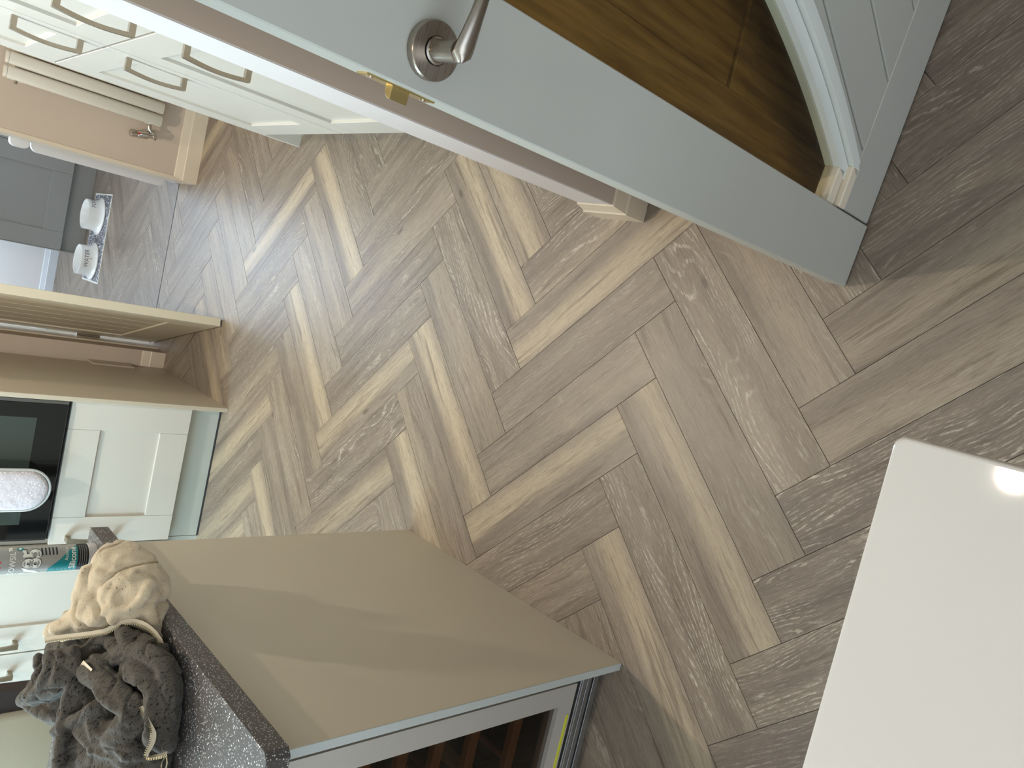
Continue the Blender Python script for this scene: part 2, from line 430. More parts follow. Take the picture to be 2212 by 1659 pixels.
def emit(corners, a0, b0, fam, key, clips, sx, sy, vis):
    """corners in lattice; plank local frame: x along length, y across"""
    global shared, nplank
    ox, oy = lat(a0, b0); ox += sx; oy += sy
    # local axes in world
    if fam == 'X': ux = (1 / r2, -1 / r2); uy = (-1 / r2, -1 / r2)      # +a , +b
    else: ux = (-1 / r2, -1 / r2); uy = (1 / r2, -1 / r2)             # +b , +a
    L_, W_ = PL, PW; g = G
    loc = [(g, g), (L_ - g, g), (L_ - g, W_ - g), (g, W_ - g)]
    wpoly = [(ox + ux[0] * p[0] + uy[0] * p[1], oy + ux[1] * p[0] + uy[1] * p[1]) for p in loc]
    q = wpoly
    for c in clips: q = clip(q, *c) if q else q
    if len(q) < 3: return
    ar = abs(sum(q[i][0] * q[(i + 1) % len(q)][1] - q[(i + 1) % len(q)][0] * q[i][1] for i in range(len(q)))) / 2
    if ar < 2e-4: return
    full = len(q) == 4 and all(abs(q[i][0] - wpoly[i][0]) < 1e-7 for i in range(4))
    m3 = Matrix(((ux[0], uy[0], 0, ox), (ux[1], uy[1], 0, oy), (0, 0, 1, 0), (0, 0, 0, 1)))
    flip = ux[0] * uy[1] - ux[1] * uy[0] < 0
    if not vis:
        plank_prism(rest, q); return
    # handedness is kept by using +y = left of +x and storing the band mirrored when flipped
    if flip: m3 = Matrix(((ux[0], -uy[0], 0, ox + uy[0] * PW), (ux[1], -uy[1], 0, oy + uy[1] * PW), (0, 0, 1, 0), (0, 0, 0, 1)))
    inv = m3.inverted()
    if full and shared: me = shared
    else:
        bm = bmesh.new(); lp = [inv @ Vector((p[0], p[1], 0)) for p in q]; lp = [(p.x, p.y) for p in lp]
        plank_prism(bm, lp); bmesh.ops.recalc_face_normals(bm, faces=bm.faces)
        me = bpy.data.meshes.new('plank'); bm.to_mesh(me); bm.free(); me.materials.append(M['plank'])
        if full: shared = me
    o = bpy.data.objects.new('plank', me); COL.objects.link(o); o.parent = slab; o.matrix_world = m3
    rs = random.Random(str(key))
    d = T.get(key)
    if d is None or sx:
        kind = rs.random()
        d = (.5 + .2 * (rs.random() - .5), .8, .4, .15) if kind < .13 else (.5, .1 * rs.random(), .2 + .5 * rs.random(), .3 + .6 * rs.random())
    if d is T.get(key) and False: pass
    if key not in T and room == 'k' and oy < 1.15 and ox > .2: d = (.5, 0, 0, .5)  # door's cast shadow put into the tone: planks beside it darkened
    if room == 'u': d = (d[0], d[1] * .25, d[2] * .35, d[3])  # utility planks toned darker and greyer in place of dimmer, cooler light
    bcen = 1 - d[0] if flip else d[0]
    o.color = (bcen, d[1], d[2], d[3]); nplank += 1
KIT = [(0, 1, 4.150), (1, 0, 1.22), (-1, 0, 2.7), (0, -1, 1.6)]
UTL = [(0, -1, -4.157), (0, 1, 6.40), (1, 0, 1.22), (-1, 0, 1.4)]
for room, clips, sx, sy in (('k', KIT, 0, 0), ('u', UTL, .093, .041)):
    for m in range(-7, 4):
        for k in range(-24, 24):
            for fam in 'XY':
                a0, b0 = (-k + m * PN, k + m * PN) if fam == 'X' else (-k + m * PN, k - PN + m * PN)
                ca, cb = (a0 + PN / 2, b0 + .5) if fam == 'X' else (a0 + .5, b0 + PN / 2)
                x, y = lat(ca, cb)
                vis = (-1.95 < x < 1.15 and -.15 < y < 4.6) if room == 'k' else (-1.0 < x < .8 and y < 6.6)
                emit(None, a0, b0, fam, (fam, k, m) if room == 'k' else (fam, k, m, 'u'), clips, sx, sy, vis)
bmesh.ops.recalc_face_normals(rest, faces=rest.faces)
me = bpy.data.meshes.new('plank_border'); rest.to_mesh(me); rest.free(); me.materials.append(M['plank'])
o = bpy.data.objects.new('plank_border', me); COL.objects.link(o); o.parent = slab; o['kind'] = 'stuff'; o.color = (.5, .1, .4, .4)
th = MB().box(-.46, .255, 4.1505, 4.1565, -.006, .0012, bevel=.0005).build('trim_1', 'black_paint'); struct(th, 'thin dark threshold strip across the far doorway', 'trim')

# ------------------------------------------------------------------ room shell
def wall(name, mat, *a, label=None): return struct(bx(name, mat, None, *a), label, 'wall')
H = 2.4
w_ = wall('wall_stub', 'wall_paint', .28, 1.03, 1.165, 1.27, 0, H, label='narrow taupe wall end behind the part open glazed door')
w_ = wall('wall_right', 'wall_paint', 1.03, 1.13, -1.6, 3.94, 0, H, label='taupe side wall behind the tall cabinets')
M['reveal'] = plain('off_white_reveal_paint', srgb(222, 216, 214), .7)
o_ = bx('reveal_face', 'reveal', w_, .2775, .28, 1.166, 1.269, .0, H)
# back wall: right pier, left return, lintel
wall('wall_back_right', 'wall_paint', .257, 1.13, 3.94, 4.15, 0, H, label='taupe wall pier with the tube radiator on it')
MB().box(-1.9, -.607, 3.925, 4.15, 0, H).build('wall_back_left', 'wall_paint')
struct(bpy.data.objects['wall_back_left'], 'taupe wall between the oven housing and the hinged side of the white door', 'wall')
wall('wall_back_lintel', 'wall_paint', -.607, .257, 3.94, 4.15, 2.03, H, label='wall above the far doorway')
struct(bx('wall_back', 'wall_paint', None, -2.8, -1.9, 3.75, 4.15, 0, H), 'back wall behind the base cabinets', 'wall')
wf = thing('wall_front', 'front wall behind the photographer with a wide glazed opening', 'wall'); wf['kind'] = 'structure'
bx('wall_section', 'wall_paint', wf, -2.8, -1.95, -1.7, -1.6, 0, H); bx('wall_section', 'wall_paint', wf, .15, 1.13, -1.7, -1.6, 0, H)
bx('wall_section', 'wall_paint', wf, -1.95, .15, -1.7, -1.6, 2.25, H); bx('wall_section', 'wall_paint', wf, -1.95, .15, -1.7, -1.6, 0, .15)
wl = thing('wall_left', 'left wall with the kitchen window over the units', 'wall'); wl['kind'] = 'structure'
bx('wall_section', 'wall_white', wl, -2.8, -2.7, -1.6, 1.1, 0, H); bx('wall_section', 'wall_white', wl, -2.8, -2.7, 2.9, 3.75, 0, H)
bx('wall_section', 'wall_white', wl, -2.8, -2.7, 1.1, 2.9, 0, 1.0); bx('wall_section', 'wall_white', wl, -2.8, -2.7, 1.1, 2.9, 2.1, H)
cl = bx('ceiling', 'ceiling', None, -2.8, 1.13, -1.7, 6.45, H, H + .1); struct(cl, 'white ceiling', 'ceiling')
# utility room
wall('wall_utility_back_low', 'wall_white', -1.5, 1.13, 6.256, 6.4, 0, 1.02, label='white wall at the back of the utility room')
wall('wall_utility_back_left', 'wall_white', -1.5, -.45, 6.256, 6.4, 1.02, H, label='white wall left of the utility window')
wall('wall_utility_back_right', 'wall_white', .65, 1.13, 6.256, 6.4, 1.02, H, label='white wall right of the utility window')
wall('wall_utility_lintel', 'wall_white', -.45, .65, 6.256, 6.4, 2.14, H, label='white wall above the utility window')
wall('wall_utility_right', 'wall_white', 1.03, 1.13, 4.15, 6.256, 0, H, label='right wall of the utility room')
wall('wall_utility_left', 'wall_white', -1.5, -1.4, 4.15, 6.256, 0, H, label='left wall of the utility room')
def window(name, x0, x1, y0, y1, z0, z1, axis, label):
    t = thing(name, label, 'window'); t['kind'] = 'structure'; b = .05
    if axis == 'y':
        for a in ((x0, x1, z0, z0 + b), (x0, x1, z1 - b, z1), (x0, x0 + b, z0 + b, z1 - b), (x1 - b, x1, z0 + b, z1 - b)):
            bx('window_frame', 'white_plastic', t, a[0], a[1], y0, y1, a[2], a[3], bevel=.004)
        bx('window_mullion', 'white_plastic', t, (x0 + x1) / 2 - .03, (x0 + x1) / 2 + .03, y0, y1, z0 + b, z1 - b, bevel=.004)
    else:
        for a in ((y0, y1, z0, z0 + b), (y0, y1, z1 - b, z1), (y0, y0 + b, z0 + b, z1 - b), (y1 - b, y1, z0 + b, z1 - b)):
            bx('window_frame', 'white_plastic', t, x0, x1, a[0], a[1], a[2], a[3], bevel=.004)
        bx('window_mullion', 'white_plastic', t, x0, x1, (y0 + y1) / 2 - .03, (y0 + y1) / 2 + .03, z0 + b, z1 - b, bevel=.004)
window('window_1', -2.79, -2.73, 1.1, 2.9, 1.0, 2.1, 'x', 'white framed kitchen window in the left wall')
window('window_2', -.45, .65, 6.31, 6.37, 1.02, 2.14, 'y', 'white framed utility room window')
window('window_3', -1.95, .15, -1.68, -1.62, .15, 2.25, 'y', 'wide white framed glazing behind the photographer')

def skirting(name, pts_fn, p0, p1, h=.106, d=.015, mat='trim_paint', parent=None, label=None):
    """board from p0 to p1 (xy) on the wall line; d points to the left of the direction"""
    p0, p1 = Vector((*p0, 0)), Vector((*p1, 0)); t = (p1 - p0).normalized(); nrm = Vector((t.y, -t.x, 0))
    prof = [(0, 0), (d, 0), (d, h * .62), (d * .80, h * .66), (d * .35, h * .97), (d * .2, h), (0, h)]
    e0, e1 = pts_fn
    m = MB(); r0 = [p0 + nrm * u + t * (-u * e0) + Vector((0, 0, v)) for u, v in prof]; r1 = [p1 + nrm * u + t * (u * e1) + Vector((0, 0, v)) for u, v in prof]
    m.ring_strip([r0, r1]); o = m.build(name, mat, parent, smooth=False); struct(o, label, 'skirting board'); return o
skirting('baseboard_right', (0, 1), (1.03, 3.94 - .0), (.257, 3.94), label='cream skirting board under the tube radiator') if False else None
skirting('baseboard_right', (1, 0), (.257, 3.94), (1.03, 3.94), label='cream skirting board on the radiator wall')
skirting('baseboard_pier', (0, 1), (.257, 4.15), (.257, 3.94), label='short cream skirting return in the far doorway') if False else None
skirting('baseboard_stub', (1, 0), (.28, 1.165), (1.03, 1.165), label='cream skirting board at the foot of the wall end, door side')
skirting('baseboard_stub_end', (1, 1), (.28, 1.27), (.28, 1.165), label='cream skirting board wrapped round the narrow wall end')
skirting('baseboard_back_left', (0, 0), (-.684, 3.925), (-.607, 3.925), label='short cream skirting board between oven housing and far doorway')
skirting('baseboard_utility', (0, 0), (-1.4, 6.256), (-.31, 6.256), h=.083, mat='white_plastic', label='white skirting board on the utility room wall')

# far doorway lining
dl = thing('trim_2', 'cream painted lining around the far doorway', 'door frame'); dl['kind'] = 'structure'
bx('lining_right', 'trim_paint', dl, .239, .257, 3.945, 4.17, 0, 2.03, bevel=.002)
bx('lining_left', 'trim_paint', dl, -.607, -.600, 4.02, 4.17, 0, 2.03, bevel=.002)
bx('lining_head', 'trim_paint', dl, -.592, .239, 3.945, 4.17, 2.012, 2.03, bevel=.002)

# ------------------------------------------------------------------ ceiling lights
for i, (x, y, p) in enumerate(DOWN):
    t = thing('downlight', ['recessed ceiling downlight in the middle of the kitchen floor area', 'recessed ceiling downlight nearest the far doorway', 'recessed ceiling downlight over the oven run',
              'recessed ceiling downlight over the white table corner', 'recessed ceiling downlight over the near left of the room'][i], 'downlight', (x, y, H), group='recessed ceiling downlights')
    MB().lathe([(.036, -.001), (.036, -.004), (.044, -.004), (.045, 0)], 24).build('bezel', 'lamp_trim', t)
    MB().lathe([(.0, -.002), (.035, -.002), (.035, 0), (0, 0)], 24).build('lens', 'lamp', t)

# ------------------------------------------------------------------ cabinets
def shaker(parent, name, W_, H_, st, rl, mat, f, t=.019, rec=.009):
    """shaker door front: u across 0..W, z 0..H, w depth (0=front). f maps (u,w,z)->xyz box corners"""
    g = .0006
    m = MB()
    def b(u0, u1, z0, z1, w0=0, w1=t, bev=.0009):
        p, q = f(u0, w0, z0), f(u1, w1, z1)
        m.box(min(p[0], q[0]), max(p[0], q[0]), min(p[1], q[1]), max(p[1], q[1]), z0, z1, bevel=bev)
    b(0, st, 0, H_); b(W_ - st, W_, 0, H_); b(st + g, W_ - st - g, 0, rl); b(st + g, W_ - st - g, H_ - rl, H_)
    d = m.build(name, mat, parent)
    m = MB(); p, q = f(st - .004, rec, rl - .004), f(W_ - st + .004, t - .002, H_ - rl + .004)
    m.box(min(p[0], q[0]), max(p[0], q[0]), min(p[1], q[1]), max(p[1], q[1]), rl - .004, H_ - rl + .004)
    m.build('door_panel', mat, d)
    return d
def bow_handle(parent, z0, z1, f, mat='nickel', out=.036, wd=.0145):
    """f(w_out, side, z) -> xyz; curved strap with two posts"""
    m = MB(); n = 14; rings = []
    for i in range(n + 1):
        s = i / n; z = z0 + (z1 - z0) * s; o_ = out - .004 + .007 * math.sin(math.pi * s); wd_ = wd * (.62 + .45 * abs(2 * s - 1))
        th = .0062
        rings.append([f(o_ - th, -wd_ / 2, z), f(o_ - th, wd_ / 2, z), f(o_ + th * .5, wd_ / 2, z), f(o_ + th * .5, -wd_ / 2, z)])
    m.ring_strip(rings)
    for z in (z0, z1):
        a, b_ = z - .0075, z + .0075
        if z == z0: a, b_ = z - .001, z + .013
        else: a, b_ = z - .013, z + .001
        m.ring_strip([[f(w, -wd / 2, a), f(w, wd / 2, a), f(w, wd / 2, b_), f(w, -wd / 2, b_)] for w in (0, out - .004 + .002)])
    return m.build('handle', mat, parent)

XF = .432
def tall_cab(y0, y1, hy, label, extra_end=False, loc=None):
    t = thing('tall_cabinet', label, 'cabinet', (XF, y0, 0), group='tall cabinets along the right wall')
    W_ = y1 - y0; hy -= y0
    MB().box(.034, .56, .001, W_ - .001, .15, 2.15).build('carcass', 'carcass', t)
    MB().box(.06, .078, 0, W_, 0, .149).build('plinth', 'paint_plinth', t)
    if extra_end: MB().box(0, .56, W_ + .0005, W_ + .0185, 0, 2.15, bevel=.001).build('end_panel', 'paint_cabinet', t)
    for z0, z1, hz0, hz1 in ((.151, .8600, .64, .803), (.8670, 2.14, .912, 1.074)):
        f = lambda u, w, z: (w, u + .0015, z)
        def fz(u, w, z, z0=z0): return (w, u + .0015, z)
        d = shaker_at(t, W_ - .004, z0, z1)
        off = hy
        bow_handle(d, hz0, hz1, lambda w, s, z, off=off: (-w, off + s, z))
    return t
def shaker_at(t, W_, z0, z1, st=.095, rl=.098, mat='paint_cabinet'):
    g = .0012; m = MB()
    def b(y0, y1, a, c, x0=0, x1=.019): m.box(x0, x1, y0, y1, a, c, bevel=.0009)
    o = .002
    b(o, o + st, z0, z1); b(o + W_ - st, o + W_, z0, z1); b(o + st + g, o + W_ - st - g, z0, z0 + rl); b(o + st + g, o + W_ - st - g, z1 - rl, z1)
    d = m.build('door', mat, t)
    MB().box(.010, .017, o + st - .004, o + W_ - st + .004, z0 + rl - .004, z1 - rl + .004).build('door_panel', mat, d)
    return d
tall_cab(2.348, 2.925, 2.395, 'pale tall two-door cabinet at the far end, next to the radiator', True)
tall_cab(1.768, 2.345, 1.957, 'pale tall two-door cabinet in the middle, right of the one beside the radiator')
# cabinet hidden partly by the wall end
tall_cab(1.275, 1.765, 1.55, 'pale tall cabinet tucked behind the narrow wall end')

# ------------------------------------------------------------------ radiator
t = thing('tube_radiator', 'cream vertical tube radiator on the taupe wall pier', 'radiator', (.5, 3.88, .2))
for k in range(6):
    x = -.0235 + k * .0577
    m = MB()
    def orect(z, s=1.0, x=x):
        return [(x + .026 * s * math.copysign(abs(math.cos(a)) ** .6, math.cos(a)), .017 * s * math.copysign(abs(math.sin(a)) ** .7, math.sin(a)), z) for a in [2 * math.pi * i / 20 for i in range(20)]]
    m.ring_strip([orect(.023, .9), orect(.026), orect(.632), orect(.636, .93)]); m.smooth = True
    m.build('tube', 'radiator', t)
    m = MB(); m.ring_strip([orect(.637, .97), orect(.645, .97), orect(.648, .85)]); m.smooth = True; m.build('end_cap', 'radiator', t)
for z in (.06, .57): MB().box(-.05, .29, .016, .028, z, z + .03, bevel=.004).build('header_bar', 'radiator', t)
for x in (.0, .22): MB().box(x, x + .02, .028, .06, .56, .61, bevel=.002).build('wall_bracket', 'radiator', t)
m = MB(); m.tube([(-.062, 0, .60), (-.046, 0, .60)], .007, 14); m.build('air_vent', 'chrome', t)
m = MB(); m.tube([(-.035, 0, .07), (-.055, 0, .068)], .0085, 14); m.build('inlet_stub', 'radiator', t)
v = thing('radiator_valve', 'chrome thermostatic radiator valve at the lower left of the tube radiator', 'valve', (.43, 3.88, .245))
m = MB(); m.tube([(.018, 0, .024), (-.004, 0, .024), (-.012, 0, .016), (-.014, 0, .0), (-.014, 0, -.0)], .0095, 16); m.build('elbow', 'chrome', v)
m = MB(); m.lathe([(0, -.01), (.013, -.01), (.0135, .004), (.0115, .006), (.012, .02), (.0175, .026), (.018, .065), (.0155, .070), (.017, .072), (.0175, .098), (.012, .103), (0, .104)], 20)
m.xf(Matrix.Translation((-.03, 0, 0)) @ Matrix.Rotation(R(-8), 4, 'Y')); m.build('valve_head', 'chrome', v)
m = MB(); m.tube([(-.03, -.002, -.012), (-.046, -.002, -.006)], .007, 12); m.tube([(-.03, 0, -.005), (-.03, .06, -.005)], .007, 12); m.build('pipe_union', 'chrome', v)
MB().box(-.042, -.034, -.0192, -.0170, .062, .070).build('marker', 'red_print', v)

# ------------------------------------------------------------------ near glazed door
DA = (.190206, .640782); DU = (.994973, -.100141)
ang = math.atan2(DU[1], DU[0])
def cottage_door(name, label, loc, rotz, W_, T_, z0=.006, z1=1.98, glazed=True, free='left'):
    t = thing(name, label, 'door', loc, rotz); t['kind'] = 'structure'
    st = .108; rl = .112; e = .0018
    # local: x along width from the free edge, y depth (0 front .. T back), z up
    MB().box(-.010, st - .002, 0, T_, z0, z1, bevel=.0015).build('stile', 'door_paint', t)
    MB().box(W_ - st, W_, 0, T_, z0, z1, bevel=.0015).build('stile', 'door_paint', t)
    MB().box(st + .002, W_ - st - .002, .0025, T_ - .0025, z0, z0 + rl, bevel=.0015).build('bottom_rail', 'door_paint', t)
    MB().box(st + .002, W_ - st - .002, .0025, T_ - .0025, z1 - rl, z1, bevel=.0015).build('top_rail', 'door_paint', t)
    return t, st, rl
dn, st, rl = cottage_door('door_1', 'grey white glazed door standing part open at right, with lever handle', (DA[0], DA[1], 0), ang, .78, .040)
RC, UM, ZC = 1.80, .397, 1.05
def arc_u(z, off=0):
    s = max(-1, min(1, (z - ZC) / (RC + off))); return UM - RC + (RC + off) * math.sqrt(1 - s * s)
zb = .173; zt = 2 * ZC - zb; NA = 40
def arc_pts(off, za, zc, n=NA): return [(arc_u(za + (zc - za) * i / n, off), za + (zc - za) * i / n) for i in range(n + 1)]
# boards to the right of the arc, diagonal tongue and groove, above the bottom rail
bl, bt_ = .1175, 1.98 - .1175
def board_poly(dlo, dhi):
    """region right of the arc between two diagonals  x = xd + (z-.125)*k"""
    k = (.402 - .334) / (.263 - .125)
    base = [(.785 - .112, bl), (.785 - .112, bt_)] + [(arc_u(z, .047) if abs(z - ZC) < .93 else .112, z) for z in [bt_ - (bt_ - bl) * i / 60 for i in range(61)]]
    base = [(max(.112, p[0]), p[1]) for p in base]
    # clip by diagonals: x - k z >= dlo, x - k z <= dhi
    q = clip(base, -1, k, -dlo); q = clip(q, 1, -k, dhi) if q else q; return q
k_ = (.402 - .334) / (.263 - .125); d0 = .334 - k_ * .125
for i in range(-8, 6):
    a, b = d0 + i * .118 + .0022, d0 + (i + 1) * .118 - .0022
    q = board_poly(a, b)
    if len(q) < 3: continue
    ar = abs(sum(q[j][0] * q[(j + 1) % len(q)][1] - q[(j + 1) % len(q)][0] * q[j][1] for j in range(len(q)))) / 2
    if ar < 1e-3: continue
    MB().prism(q, .036, .004, f=lambda u, v, w: (u, w, v), bevel=.0022).build('panel_board', 'door_paint', dn)
MB().box(.112, .672, .014, .026, bl - .003, zb - .02).build('panel_backing', 'door_paint', dn)
# backing strip seen in the grooves follows the arc too
rings = []
for u, z in arc_pts(.048, bl, bt_, 50): rings.append([(u, .012, z), (max(u, .672), .012, z), (max(u, .672), .028, z), (u, .028, z)])
MB().ring_strip(rings).build('groove_backing', 'door_paint', dn, smooth=False)
# curved bead: two steps
def bead(o0, o1, y0, y1, mat='trim_paint', name='glazing_bead'):
    rings = [[(u0, y0, z), (u1, y0, z), (u1, y1, z), (u0, y1, z)] for (u0, z), (u1, _) in zip(arc_pts(o0, bl + .004, bt_ - .004, 60), arc_pts(o1, bl + .004, bt_ - .004, 60))]
    MB().ring_strip(rings).build(name, mat, dn, smooth=False)
M['bead_white'] = plain('white_gloss_bead', srgb(222, 226, 220), .3)
bead(.0, .020, .006, .034, 'bead_white'); bead(.022, .034, -.004, .044, 'bead_white'); bead(.0355, .045, -.001, .041, 'bead_white')
for zz, y0, y1 in ((zb - .026, .006, .034), (zb - .052, -.004, .044)):
    MB().box(.108, .172 - (.004 if y0 > 0 else -.006), y0, y1, zz, zz + .024, bevel=.002).build('glazing_bead', 'trim_paint', dn)
# glass pane
poly = [(.106, zb - .01), (arc_u(zb - .01, .006), zb - .01)] + [(u, z) for u, z in arc_pts(.006, zb, zt)] + [(.106, zt)]
MB().prism(poly, .018, .022, f=lambda u, v, w: (u, w, v)).build('glass_pane', 'glass', dn)
# latch and handle
lt = MB().box(-.0115, -.0095, .010, .030, .985, 1.065, bevel=.0006).build('latch_plate', 'brass', dn)
MB().prism([(0, .0135)] + [(-.0135 * math.cos(R(a)) , .0135 + .0125 * math.sin(R(a))) for a in range(0, 91, 10)], 1.014, 1.034, f=lambda u, v, w: (-.0105 + u, v, w), bevel=.0004).build('latch_bolt', 'brass', lt)
for z in (.994, 1.056): MB().tube([(-.0115, .020, z), (-.0125, .020, z)], .0035, 12, up=(0, 0, 1)).build('screw', 'chrome', lt)
HC = (.030, 1.012)
def door_handle(parent, sgn=-1, y0=0.0):
    h = MB().lathe([(.0, .0), (.0265, .0), (.0272, .001), (.0272, .0085), (.0262, .0098), (.0135, .0100), (.0132, .006), (.0, .006)], 48,
        f=lambda r, a, z: (HC[0] + r * math.cos(a), y0 + sgn * z, HC[1] + r * math.sin(a))).build('door_handle', 'bronze_steel', parent)
    h['label'] = 'brushed steel lever handle on a round rose'
    MB().lathe([(.0, .004), (.0125, .004), (.0125, .0115), (.0105, .012), (.0102, .013), (.0100, .046), (.0, .047)], 32,
        f=lambda r, a, z: (HC[0] + r * math.cos(a), y0 + sgn * z, HC[1] + r * math.sin(a))).build('neck', 'bronze_steel', h)
    # flat tapering lever with a rounded heel
    rings = []
    for i in range(22):
        s = i / 21; x = HC[0] - .010 + .140 * s
        ww = .0115 * math.sqrt(max(.02, 1 - (1 - min(1, s / .075)) ** 2)) * (1 - .30 * min(1, s * 2.2)); th = .0062 - .0012 * s
        tilt = .55 * min(1, s * 2.5); zc = HC[1] - .006 * s
        yc = y0 + sgn * (.049 + .006 * math.sin(math.pi * min(1, s * 1.2)))
        ring = []
        for k in range(12):
            a = 2 * math.pi * k / 12; u = ww * math.cos(a); v = th * math.sin(a)
            ring.append((x, yc + sgn * (v * math.cos(tilt) + u * math.sin(tilt)), zc + u * math.cos(tilt) - v * math.sin(tilt)))
        rings.append(ring)
    m = MB(); m.ring_strip(rings); m.smooth = True; m.build('lever', 'bronze_steel', h); return h
door_handle(dn)
door_handle(dn, 1, .040)
for z in (.25, 1.0, 1.75): MB().tube([(.778, .040, z - .05), (.778, .040, z + .05)], .006, 12, up=(1, 0, 0)).build('hinge', 'steel', dn)

# ------------------------------------------------------------------ oak cupboard behind the glass
ok = thing('oak_cupboard', 'tall oak framed cupboard seen through the glazed door, standing before the wall end', 'cupboard', (.302, .737, 0))
OW = .70
def opart(n, x0, x1, y0, y1, z0, z1, bev=.0015): return MB().box(x0, x1, y0, y1, z0, z1, bevel=bev).build(n, 'oak', ok)
opart('stile', 0, .116, 0, .025, 0, 1.9); opart('stile', OW - .1, OW, 0, .025, 0, 1.9)
rz = [(.385, .445), (.80, .86), (1.25, 1.31), (1.84, 1.9)]
RZ = [(.338, .383), (.78, .83), (1.25, 1.30), (1.84, 1.9)]
for a, b in RZ: opart('rail', .1165, OW - .1005, .0005, .0245, a, b)
zz = [.062] + [v for a, b in RZ for v in (a, b)]
for i in range(0, 8, 2): opart('panel', .119, OW - .1035, .006, .014, zz[i] + (0 if i == 0 else .003), zz[i + 1] - .003, .001)
opart('carcass', .004, OW - .004, .026, .33, .09, 1.9)
opart('foot', 0, .06, .29, .33, 0, .09); opart('foot', OW - .06, OW, .29, .33, 0, .09)

# ------------------------------------------------------------------ far white door, ajar
FA = (-.331, 3.330); FH = (-.560, 4.138); fl_ = math.hypot(FH[0] - FA[0], FH[1] - FA[1])
fang = math.atan2(FH[1] - FA[1], FH[0] - FA[0])
d2 = thing('door_2', 'cream painted panelled door swung open at the far doorway', 'door', (FA[0], FA[1], 0), fang); d2['kind'] = 'structure'
# local x: from free edge to hinge; face towards the camera is +y local (left), thickness goes from -0.0 to +.036
M['door_cream'] = plain('cream_white_door_paint', srgb(222, 212, 190), .4)
T2 = .036
MB().box(0, .105, 0, T2, .008, 1.98, bevel=.0015).build('stile', 'door_cream', d2)
MB().box(fl_ - .125, fl_ - .02, 0, T2, .008, 1.98, bevel=.0015).build('stile', 'door_cream', d2)
MB().box(.1055, fl_ - .1255, 0, T2, .008, .19, bevel=.0015).build('bottom_rail', 'door_cream', d2)
MB().box(.1055, fl_ - .1255, 0, T2, 1.85, 1.98, bevel=.0015).build('top_rail', 'door_cream', d2)
x = .107; pw = (fl_ - .1255 - .107) / 5
for i in range(5): MB().box(x + i * pw + .0015, x + (i + 1) * pw - .0015, .006, T2 - .006, .190, 1.85, bevel=.0022).build('panel_board', 'door_cream', d2)
MB().box(.105, fl_ - .125, .013, T2 - .013, .188, 1.852).build('panel_backing', 'door_cream', d2)
for z in (.306, 1.0, 1.75):
    hg = MB().tube([(fl_ - .012, T2 + .004, z - .052), (fl_ - .012, T2 + .004, z + .052)], .0085, 14, up=(1, 0, 0)).build('hinge', 'bronze_steel', d2)

# ------------------------------------------------------------------ oven housing
hs = thing('oven_housing', 'tall oven housing with beige end panel on its right side', 'cabinet', (-.685, 3.10, 0))
MB().box(-.018, 0, 0, .79, 0, 2.15, bevel=.0012).build('end_panel', 'paint_panel', hs)
MB().box(-.592, -.574, 0.046, .79, .15, 2.15, bevel=.0012).build('side_panel', 'carcass', hs)
MB().box(-.572, -.02, .60 - .55, .60, .15, .585).build('carcass', 'carcass', hs)
MB().box(-.572, -.02, .06, .60, 1.25, 2.15).build('upper_carcass', 'carcass', hs)
MB().box(-.59, -.0185, .062, .078, .007, .149).build('plinth', 'paint_plinth', hs)
MB().box(-.59, -.0185, .058, .078, .0, .006).build('plinth_seal', 'black_paint', hs)
def door_front(parent, x0, x1, yf, z0, z1, st=.108, rl=.112, mat='paint_cabinet', frame_name='door'):
    g = .0006; m = MB(); b = lambda a, c, e, h: m.box(a, c, yf, yf + .019, e, h, bevel=.0009)
    b(x0, x0 + st, z0, z1); b(x1 - st, x1, z0, z1); b(x0 + st + g, x1 - st - g, z0, z0 + rl); b(x0 + st + g, x1 - st - g, z1 - rl, z1)
    d = m.build(frame_name, mat, parent)
    MB().box(x0 + st - .004, x1 - st + .004, yf + .010, yf + .017, z0 + rl - .004, z1 - rl + .004).build('door_panel', mat, d); return d
od = door_front(hs, -.590, -.022, .025, .140, .589)
bow_handle(od, .360, .535, lambda w, s, z: (-.565 + s, .025 - w, z), out=.042, wd=.019)
ud = door_front(hs, -.590, -.022, .025, 1.24, 2.14)
ov = thing('built_in_oven', 'black glass built-in oven in the tall housing', 'oven', (-.685, 3.10, .60))
MB().box(-.572, -.022, .030, .55, .0, .62).build('body', 'dark_gap', ov)
fd = MB().box(-.560, -.036, .010, .030, .003, .50, bevel=.002).build('oven_door', 'black_glass', ov)
MB().box(-.035, -.022, .012, .030, .003, .60, bevel=.001).build('side_trim', 'trim_steel', ov)
MB().box(-.560, -.036, .010, .030, .505, .60, bevel=.002).build('control_panel', 'black_glass', ov)
M['oven_window'] = plain('oven_window_reflection', srgb(58, 66, 62), .1, coat=.3)  # lighter grey stands for a reflection on the oven's black glass
MB().box(-.500, -.090, .0092, .0105, .10, .42, bevel=.0003).build('oven_window', 'oven_window', fd)
m = MB(); m.tube([(-.52, -.035, .455), (-.06, -.035, .455)], .009, 14); m.box(-.52, -.505, -.035, .010, .448, .462); m.box(-.075, -.06, -.035, .010, .448, .462); m.build('door_handle', 'steel', fd)

